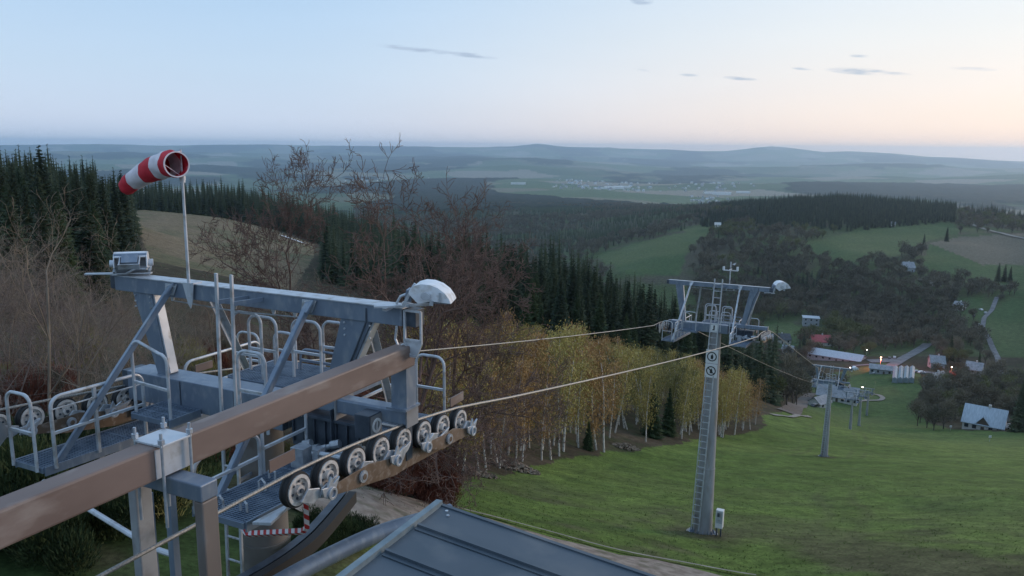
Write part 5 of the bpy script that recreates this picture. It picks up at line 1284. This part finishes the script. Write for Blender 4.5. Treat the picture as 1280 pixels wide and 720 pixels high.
# hilltop spruces and scattered dark stands
TOP = [(935,268),(960,252),(1060,243),(1195,250),(1195,278),(1120,284),(1060,290),(1000,284),(950,292)]
d = scatter(860, 1420, 560, 2300, 8.5, 43); X, Y, Z, px, py, r = d
st_ = fbm(X/90, Y/90, 97, 3)
k = (inpoly(px, py, TOP) & (r > 1000)) | ((r > 1350) & (px < 1010) & (px > 880) & (py > 252) & (st_ > -.1)) | ((r > 1500) & (px > 1180) & (st_ > .0)) | (free(px, py) & clear(px, py) & (st_ > .36) & (r < 1350)) | (inpoly(px, py, [(850,262),(960,250),(960,275),(880,285)]) & (r > 1000) & (st_ > 0))
merge_trees('hilltop_spruce_wood', SPL, X[k], Y[k], Z[k], rng.uniform(.6,1.05,k.sum()), [M['spruce'], M['bark_dark']])
print('hilltop', k.sum(), 'copse', len(cop))
# woods in the northern valley, left of the hill
d = scatter(440, 905, 420, 2600, 11.5, 45); X, Y, Z, px, py, r = d
st_ = fbm(X/150, Y/150, 99, 4); base_ = free(px, py) & ((r > 700) | (px > 640)) & (r > 330) & ~((px < 640) & (r < 760)) & ~inpoly(px, py, [(742,320),(800,303),(850,290),(906,268),(925,272),(890,296),(862,312),(860,400),(800,400)])
k = base_ & (st_ > .12) & (rng.random(len(X)) < .85); merge_trees('valley_spruce_wood', SPXL, X[k], Y[k], Z[k], rng.uniform(.6,1.0,k.sum()), [M['spruce'], M['bark_dark']])
k2 = base_ & (st_ <= .08) & (rng.random(len(X)) < .62); merge_trees('valley_bare_wood', CO, X[k2], Y[k2], Z[k2], rng.uniform(.7,1.25,k2.sum()), [M['copse_b'], M['bark_dark']])
print('valley', k.sum(), k2.sum())
# lone dark spruces on the hillside
for px, py, s in ((1183,302,1.0),(1155,303,.6),(1247,352,.95),(1255,352,.85),(1262,353,.8),(1272,540,.9),(1277,520,.8),(1187,452,.9),(1222,470,.7),(1004,441,.8),(998,452,.8),(1010,449,.6)):
    q = ground(px, py); putm(SPR[1].children[0].data, 'spruce_tree', q[0], q[1], s, 'lone dark spruce on the far hillside or beside the village', 'tree', 'lone dark spruces')
# broad spring trees on the back of the hill, plain left as ground
# grass tufts on the near part of the run
g_ = np.random.default_rng(77); n_ = 26000; a_ = g_.uniform(R_(-12), R_(36), n_); r_ = 20+62*g_.random(n_)**1.1; X = r_*np.sin(a_); Y = r_*np.cos(a_); Z = height(X, Y); px, py = proj(np.stack([X, Y, Z], -1))
k = inpoly(px, py, SLOPE) & (fbm(X/5, Y/5, 61, 3)+.6*g_.normal(size=n_) < .35); X, Y, Z = X[k], Y[k], Z[k]; m_ = 5; P_ = np.repeat(np.stack([X, Y, Z], -1), m_, 0); P_ = P_+g_.normal(0, .05, P_.shape)*np.array([1,1,0]); P_[:,2] -= .01
D = unit(g_.normal(0,.55,P_.shape)*np.array([1,1,0])+np.array([0,0,1.])); S = unit(np.cross(D, g_.normal(size=P_.shape))); L = np.repeat(.03+.05*g_.random(len(X))**2, m_)*(.6+.8*g_.random(len(P_))); c_ = TB(); tri_at(c_, P_, D, S, L, L*.14+.004)
v, T, mi = c_.arr(); M['grass'] = leafmat('grass_blades', (.075,.11,.028), (.14,.18,.055), scale=.3); setp(obj('grass_tufts', npmesh('grass_tufts', v, T, [M['grass']])), kind='stuff')
# big leafless trees that stand before the village
for px, py, r, s in ((962,528,215,.95),(972,524,225,1.1),(982,520,236,1.05),(990,512,260,1.1),(978,512,262,1.2),(968,515,240,1.1),(996,500,290,1.0),(1030,478,400,.85),(1042,476,410,.9),(1052,474,400,.8),(1020,482,400,.7),(1160,520,290,.8),(1168,528,280,.85),(1180,528,290,.8),(1152,510,320,.85),(1163,505,330,.9),(1175,510,330,.95),(1190,508,340,.85),(1200,505,360,.9),(1148,520,300,.7),(1275,505,330,.9),(1262,500,350,.8),(1212,502,380,.8),(1225,500,380,.8),(1240,498,380,.85)):
    p = at(px, py, r); j = rng.choice([0,0,1]); putm(cm3[j], 'bare_round_tree', p[0], p[1], s, ['grey brown leafless round tree in the copses around the village', 'brownish budding round tree in the copses around the village'][j], 'tree', ['grey brown trees round the village','brownish trees round the village'][j])
# ------------------------------------------------------------------ village, roads, far town
M['plaster'] = noisy('pale_plaster', (.48,.47,.45), (.60,.59,.56), 1.5, .85)
M['plaster_g'] = noisy('grey_plaster', (.26,.28,.30), (.36,.38,.40), 1.5, .85)
M['wood_d'] = noisy('dark_timber', (.06,.045,.035), (.11,.08,.06), 2, .85, stretch=(1,1,8))
M['roof_l'] = noisy('light_sheet_roof', (.30,.36,.42), (.42,.48,.54), .6, .45, stretch=(6,1,1))
M['roof_g'] = noisy('grey_roof', (.20,.21,.23), (.30,.31,.33), .5, .6, c3=(.14,.15,.16), s3=1)
M['roof_r'] = noisy('red_roof', (.34,.055,.06), (.46,.09,.09), .6, .55, stretch=(5,1,1))
M['roof_d'] = noisy('dark_roof', (.035,.038,.045), (.07,.075,.085), .6, .6)
M['winglass'] = plain('window_glass', (.03,.035,.045), .1)
M['lampglow'] = plain('lamp_glow', (1,.8,.6), .4, 0, (1,.74,.50), 14)
M['lampwhite'] = plain('lamp_glow_white', (1,.95,.9), .4, 0, (1,.93,.85), 7)
M['netting'] = noisy('blue_grey_sheet', (.17,.22,.25), (.26,.31,.34), .8, .6)
def house(label, cat, loc, rotz, Lx, Wy, Hh, Rh, wall, roof, nwin=4, rows=1, dormer=False, chimney=True, hip=0., group=None, over=.5, door=True, snowlit=False):
    r = empty('house' if cat == 'house' else cat.replace(' ', '_'), loc, (0,0,rotz)); setp(r, label, cat, group)
    b = MB(); b.box((-Lx/2,-Wy/2,-2.5),(Lx/2,Wy/2,Hh))
    if Rh > .3: b.prism([(-Lx/2+hip*.6,-Wy/2,Hh-.001),(-Lx/2+hip*.6,Wy/2,Hh-.001),(-Lx/2+hip*.6,0,Hh+Rh-.12)],(Lx-hip*1.2,0,0))
    b.build('wall', wall, r, one=True)
    b = MB(); o_ = over
    if Rh > .3:
        k = Rh/(Wy/2); z0 = Hh-o_*k
        for s_ in (-1, 1):
            p = [(-Lx/2-o_, s_*(Wy/2+o_), z0), (Lx/2+o_, s_*(Wy/2+o_), z0), (Lx/2+o_-hip, 0, Hh+Rh), (-Lx/2-o_+hip, 0, Hh+Rh)]
            b.prism(p, (0, 0, .18))
        if hip:
            for s_ in (-1, 1): b.prism([(s_*(Lx/2+o_), -Wy/2-o_, z0), (s_*(Lx/2+o_), Wy/2+o_, z0), (s_*(Lx/2+o_-hip), 0, Hh+Rh)], (0,0,.17))
    else: b.box((-Lx/2-o_,-Wy/2-o_,Hh+.01),(Lx/2+o_,Wy/2+o_,Hh+.25))
    rf = b.build('roof', roof, r, one=True)
    if dormer:
        b = MB(); w_ = Lx*.16; zb = Hh-.1; b.prism([(-w_,-Wy/2-.3,zb),(w_,-Wy/2-.3,zb),(0,-Wy/2-.3,zb+Rh*.55)],(0,Wy*.32,0)); b.build('dormer_gable', M['wood_d'], rf)
        b = MB()
        for s_ in (-1, 1): b.prism([(s_*(w_+.35),-Wy/2-.5,zb-.2),(0,-Wy/2-.5,zb+Rh*.55+.05),(0,-Wy/2-.5,zb+Rh*.55+.22),(s_*(w_+.35),-Wy/2-.5,zb-.03)],(0,Wy*.36,0))
        b.build('dormer_roof', roof, rf, one=True)
    if chimney:
        b = MB(); b.box((Lx*.05,-.35,Hh+Rh-.6),(Lx*.05+.8,.35,Hh+Rh+1.0)); b.build('chimney', M['plaster'], rf)
    fh = Hh/rows
    for rw in range(rows):
        for i in range(nwin):
            if door and rw == 0 and i == nwin//2:
                b = MB(); x = -Lx/2+Lx*(i+.5)/nwin; b.box((x-.5,-Wy/2-.06,.0),(x+.5,-Wy/2-.003,2.1)); b.build('door', M['wood_d'], r); continue
            x = -Lx/2+Lx*(i+.5)/nwin; z = rw*fh+fh*.35; b = MB(); b.box((x-.6,-Wy/2-.05,z),(x+.6,-Wy/2-.003,z+fh*.42)); w_ = b.build('window', M['winglass'], r)
            b = MB(); b.box((x-.7,-Wy/2-.09,z-.12),(x+.7,-Wy/2-.004,z-.01)); b.build('sill', M['plaster'], w_)
    for s_ in (-1, 1):
        b = MB(); b.box((s_*(Lx/2+.003),-1,Hh*.35),(s_*(Lx/2+.05),.2,Hh*.75)); b.build('window', M['winglass'], r)
    return r
def place(px, py, r0=None):
    p = ground(px, py, r0); return Vector(p), math.atan2(p[0], p[1])
def H_(label, cat, px, py, wpx, depth, Hh, Rh, wall, roof, turn=0, r=None, **k):
    if r: p = at(px, py, r); p = Vector((p[0], p[1], gz(p[0], p[1]))); az = math.atan2(p.x, p.y)
    else: p, az = place(px, py)
    D = math.hypot(p.x, p.y); L_ = wpx*D/F/max(.6, abs(math.cos(R_(turn)))); return house(label, cat, p, -az+R_(turn), L_, depth, Hh, Rh, wall, roof, **k)
H_('long barn with grey sheet roof and pale front at the foot of the green run', 'barn', 1047, 499, 44, 11, 2.6, 3.8, M['plaster'], M['roof_g'], -4, nwin=7, chimney=False)
H_('white chalet with light blue grey roof and dark triangular dormer at the lower right', 'house', 1230, 536, 38, 10, 3.0, 4.6, M['plaster'], M['roof_l'], -6, nwin=5, dormer=True)
H_('house with bright red roof and pale walls above the village', 'house', 1025, 431, 21, 10, 3.4, 4.2, M['plaster'], M['roof_r'], 16, nwin=3)
H_('long low hall with pale whitish roof beside the red roofed house', 'hall', 1045, 449, 58, 16, 3.0, 2.6, M['plaster_g'], M['roof_l'], -14, nwin=8, chimney=False)
H_('two storey box house with bright flat roof at the upper left of the village', 'house', 1013, 406, 18, 10, 6.5, .2, M['plaster_g'], M['roof_l'], 5, nwin=3, rows=2, chimney=False)
H_('dark roofed house behind the right end of the tall tower head', 'house', 975, 428, 20, 10, 3.4, 3.6, M['plaster'], M['roof_d'], 20, nwin=3)
H_('small white walled cottage half hidden left of the red roofed house', 'house', 985, 440, 12, 7, 2.8, 2.2, M['plaster'], M['roof_g'], -10, nwin=2)
H_('long low lift terminal with pinkish lamp light on its roof', 'terminal', 1101, 466, 24, 9, 3.2, 1.6, M['plaster_g'], M['roof_g'], 0, nwin=4, chimney=False)
H_('grey house with steep roof right of the car park', 'house', 1170, 459, 14, 9, 3.6, 3.6, M['plaster_g'], M['roof_g'], 12, nwin=2)
H_('pale blue grey house among dark trees right of the orange lamp', 'house', 1217, 471, 15, 10, 5.2, 3.2, M['plaster_g'], M['roof_g'], -8, nwin=3, rows=2)
H_('small wooden hut lit orange beside the right street lamp', 'hut', 1192, 474, 8, 5, 2.6, 1.6, M['wood_d'], M['roof_r'], 0, nwin=2, chimney=False)
H_('cottage with pale gable right of the row of long shelters', 'house', 1170, 480, 13, 8, 3.0, 3.4, M['plaster_g'], M['roof_g'], 60, nwin=2)
H_('small white gabled hut by the left end of the long barn', 'hut', 1024, 508, 12, 6, 2.4, 2.2, M['plaster'], M['roof_g'], 55, nwin=2, chimney=False)
H_('grey roofed shed behind the halfway tower', 'shed', 1012, 474, 13, 8, 2.6, 2.4, M['plaster_g'], M['roof_g'], -30, nwin=2, chimney=False)
H_('lone house with grey roof on the hillside below the ploughed field', 'house', 1134, 339, 11, 12, 4.5, 5, M['plaster_g'], M['roof_g'], 20, nwin=2)
H_('pale house on the hillside left of the winding road', 'house', 1199, 387, 9, 9, 3.5, 3.2, M['plaster'], M['roof_g'], -20, nwin=2)
H_('tiny white cottage on the green slope below the hilltop wood', 'house', 897, 284, 7, 9, 4, 3, M['plaster'], M['plaster'], 0, nwin=2, chimney=False)
H_('small grey hut on the upper green field of the hill', 'hut', 1116, 283, 5, 9, 3.5, 3, M['plaster'], M['roof_g'], 0, nwin=1, chimney=False)
for i, px in enumerate((1118, 1125, 1132, 1139)):
    p, az = place(px, 479); q, _ = place(px+1, 463); d = Vector((q.x-p.x, q.y-p.y)); ang = math.atan2(-d.x, d.y)
    r = empty('long_shelter', p, (0,0,ang)); setp(r, ['leftmost', 'second from left', 'third from left', 'rightmost'][i]+' of four long narrow blue grey shelters at the foot of the run', 'shelter', 'row of four long shelters')
    Ln = min(d.length, 26); b = MB(); b.prism([(-1.2,0,.2),(1.2,0,.2),(1.2,0,2.6),(0,0,3.4),(-1.2,0,2.6)],(0,Ln,0)); b.build('cover', M['netting'], r)
    for s_ in (-1, 1):
        for k in range(3): b = MB(); b.box((s_*1.22-.08,k*Ln/2.2,-1.5),(s_*1.22+.08,k*Ln/2.2+.15,2.6)); b.build('post', M['galv_dull'], r)
# roads
def rp(L_): return [gp(*p) for p in L_]
strip('village_road', rp([(1066,458),(1085,456),(1110,460),(1140,464),(1170,467),(1200,472),(1280,480)]), 5, M['road'], lift=.1, n=4)
strip('side_road', rp([(1112,459),(1130,448),(1150,437),(1160,430)]), 7, M['road'], lift=.12, n=4)
strip('car_park', rp([(1086,452),(1104,452),(1122,450)]), 16, M['road'], lift=.08, n=4)
strip('gravel_loop', rp([(1062,502),(1085,501),(1101,501),(1104,498),(1098,494),(1085,493)]), 2.2, M['kerb'], lift=.14, n=3)
M['yard'] = noisy('dark_gravel', (.07,.06,.052), (.13,.11,.10), 1, .95, coords='World')
strip('gravel_yard', rp([(984,516),(994,507),(1004,500),(1016,492)]), 5, M['yard'], lift=.08, n=4)
strip('hillside_road', rp([(1246,372),(1240,388),(1230,398),(1228,410),(1236,424),(1241,436),(1248,450),(1250,468)]), 3.2, M['road'], lift=.15, n=3)
strip('hillside_road', rp([(1205,278),(1225,285),(1255,293),(1290,301)]), 7, M['kerb'], lift=.3, n=3)
strip('field_track', rp([(1150,349),(1160,352),(1172,359)]), 7, M['kerb'], lift=.3, n=3)
M['snow'] = noisy('old_snow', (.55,.56,.58), (.72,.73,.75), .5, .8)
strip('snow_patch', rp([(352,295),(362,299),(372,302),(380,305)]), 3.2, M['snow'], lift=.25, n=3, jit=.6)
strip('field_path', rp([(965,519),(990,522),(1012,521)]), 1.2, M['kerb'], lift=.1, n=2)
# street lamps, lit
def lamp(label, px, py, hh, mat, power, colr, r=None):
    p, az = place(px, py); o = empty('street_lamp', p, (0,0,-az)); setp(o, label, 'street lamp')
    b = MB(); b.cyl((0,0,-.5),(0,0,hh),.10,.06,8); b.build('pole', M['galv_dull'], o); b = MB(); b.bar((0,0,hh),(0,-1.0,hh+.15),.08,.08); b.build('arm', M['galv_dull'], o)
    b = MB(); b.box((-.32,-1.6,hh-.12),(.32,-.9,hh+.12)); b.build('lamp_head', mat, o, bevel=.05)
    if power:
        l = bpy.data.lights.new('lamp_light', 'POINT'); l.energy = power; l.color = colr; l.shadow_soft_size = .4; lo = bpy.data.objects.new('lamp_light', l); col.objects.link(lo); lo.parent = o; lo.location = (0,-1.3,hh-.7)
lamp('lit street lamp with reddish glow over the lift terminal roof', 1100, 460, 7.0, M['lampglow'], 16000, (1,.16,.09))
lamp('lit orange street lamp beside the small hut at the right of the village', 1188, 475, 7.5, M['lampglow'], 1500, (1,.3,.1))
lamp('small white lamp on the mast near the third tower', 1077, 497, 5.5, M['lampwhite'], 0, None)
lamp('small white lamp on the road behind the long barn', 1062, 467, 4.0, M['lampwhite'], 0, None)
lamp('faint white lamp among trees right of the pale hall, upper one', 1081, 434, 4.5, M['lampwhite'], 0, None)
lamp('faint white lamp among trees right of the pale hall, lower one', 1083, 444, 4.0, M['lampwhite'], 0, None)
lamp('small white lamp at the right end of the village road', 1172, 471, 3.8, M['lampwhite'], 0, None)
# cars
def car(label, px, py, colr, rot):
    p, az = place(px, py); o = empty('parked_car', p+Vector((0,0,.15)), (0,0,rot)); setp(o, label, 'car')
    pm = plain('car_paint', colr, .3, .2)
    b = MB(); b.prism([(-2.1,-.85,.3),(2.1,-.85,.3),(2.15,-.85,.75),(1.2,-.85,.92),(.6,-.85,1.42),(-1.2,-.85,1.45),(-1.9,-.85,.95),(-2.15,-.85,.8)],(0,1.7,0)); b.build('body', pm, o, bevel=.06)
    b = MB(); b.prism([(1.05,-.87,.95),(.55,-.87,1.35),(-1.15,-.87,1.38),(-1.7,-.87,.98)],(0,1.74,0)); b.build('window', M['winglass'], o)
    for x in (-1.3, 1.3):
        for y in (-.8, .8): b = MB(); b.cyl((x,y-.1,.32),(x,y+.1,.32),.32,n=14); b.build('wheel', M['rubber'], o)
W_ = (.7,.7,.72); K_ = (.04,.04,.05); S_ = (.35,.37,.4)
for lb_, px, py, c_, rt in (('white car parked beside the lift terminal', 1094, 467, W_, .4), ('dark car on the car park behind the terminal, left one', 1112, 449, K_, 1.1), ('silver car on the car park behind the terminal, right one', 1118, 448, S_, 1.1),
    ('white van like car at the end of the village road', 1152, 467, W_, .1), ('silver car on the village road left of the white one', 1146, 466, S_, .1), ('dark car in the gravel yard left of the barn', 1019, 509, K_, .6),
    ('white car on the winding hillside road, lowest of the cluster', 1223, 407, W_, .1), ('silver car high in the cluster by the winding road', 1232, 392, S_, .8), ('white car topmost in the cluster by the winding road', 1226, 388, W_, 1.5), ('dark car left in the cluster by the winding road', 1217, 396, K_, 1.2), ('small pale car right of the chalet', 1262, 536, W_, .2)):
    car(lb_, px, py, c_, rt)
# slope markers and heaps
for lb_, px, py in (('small yellow topped marker pole left below the chalet', 1188, 538), ('small marker pole with pale top on the run below the chalet', 1237, 552)):
    p, az = place(px, py); o = empty('marker_pole', p); setp(o, lb_, 'marker pole'); b = MB(); b.cyl((0,0,-.2),(0,0,1.7),.05,n=8); b.build('pole', M['galv_light'], o); b = MB(); b.box((-.35,-.03,1.1),(.35,.03,1.7)); b.build('board', M['signwhite'], o)
M['stone'] = noisy('pale_rubble', (.15,.11,.075), (.27,.205,.15), 2, .9, c3=(.08,.06,.04), s3=5)
def heap(label, px, py, w_, h_, n):
    p, az = place(px, py); b = MB(); g = random.Random(px)
    for k in range(n):
        a = g.random()*6.283; q = g.random()**.6; x = math.cos(a)*q*w_; y = math.sin(a)*q*w_*.6; s_ = .04+.11*g.random(); z = h_*(1-q)*.9*g.random()+gz(p.x+x, p.y+y)-p.z
        R3 = Matrix.Rotation(g.random()*6, 3, 'X') @ Matrix.Rotation(g.random()*6, 3, 'Z')
        b.hexa([R3 @ Vector(v)*s_*(.7+.5*g.random())+Vector((x,y,z+s_*.3)) for v in ((-1,-.7,-.5),(1,-.7,-.5),(1,.7,-.5),(-1,.7,-.5),(-.8,-.6,.5),(.8,-.6,.5),(.8,.6,.5),(-.8,.6,.5))])
    o = b.build('rubble_pile', M['stone'], one=True); o.location = p; setp(o, label, 'rubble pile')
heap('pale brown heap of stones and wood at the foot of the nearest birches', 640, 585, 2.0, .7, 420)
heap('small pale heap of stones beside the dark bush under the birches', 783, 560, 1.5, .6, 260)
heap('low heap of pale stones under the reddish trees left of the first birches', 592, 592, 1.6, .45, 240)
# far town: separate little houses, a few long halls
tm_ = {}
for nm, c_ in (('w', M['plaster']), ('g', M['plaster_g'])):
    b = MB(); b.box((-7,-5,-4),(7,5,6)); b.m = 1; b.prism([(-7.5,-5.6,5.9),(-7.5,5.6,5.9),(-7.5,0,9.5)],(15,0,0)); o = b._build('far_house', [c_, M['roof_g'] if nm == 'g' else M['roof_l']]); tm_[nm] = o.data; bpy.data.objects.remove(o)
b = MB(); b.box((-40,-14,-6),(40,14,9)); b.m = 1; b.box((-41,-15,9.02),(41,15,10)); o = b._build('far_hall', [M['signwhite'], M['signwhite']]); tm_['h'] = o.data; bpy.data.objects.remove(o)
def far(px, py, r, kind, s=1.):
    p = at(px, py, r); o = bpy.data.objects.new('far_hall' if kind == 'h' else 'far_house', tm_[kind]); col.objects.link(o); o.location = (p[0], p[1], gz(p[0], p[1])+1); o.rotation_euler = (0,0,random.random()*3.14 if kind != 'h' else random.uniform(-.3,.3)); o.scale = (s,s,s)
    if kind == 'h': setp(o, 'long white industrial hall in the distant town', 'hall', 'white halls of the distant town')
    else: setp(o, 'tiny pale house in the distant town on the plain' if kind == 'w' else 'tiny grey house in the distant town on the plain', 'house', 'pale houses of the distant town' if kind == 'w' else 'grey houses of the distant town')
for k in range(140):
    a = random.random()
    px = random.gauss(715, 28) if a < .35 else (random.gauss(785, 30) if a < .7 else random.gauss(895, 20)); far(px, 225, random.uniform(4700, 6600), 'w' if random.random() < .6 else 'g', random.uniform(.8, 1.5))
for k in range(34): far(random.gauss(885, 12), 225, random.uniform(3300, 4200), random.choice('wg'), .8)
for k in range(26): far(random.gauss(450, 40), 222, random.uniform(6500, 8500), random.choice('wg'), 1.3)
for px, r, s in ((648,5600,1.3),(768,5100,1.5),(778,5200,1.3),(760,5000,1.1),(892,4700,1.1),(903,4650,1.3),(930,5000,1.),(600,5300,.9)): far(px, 225, r, 'h', s)
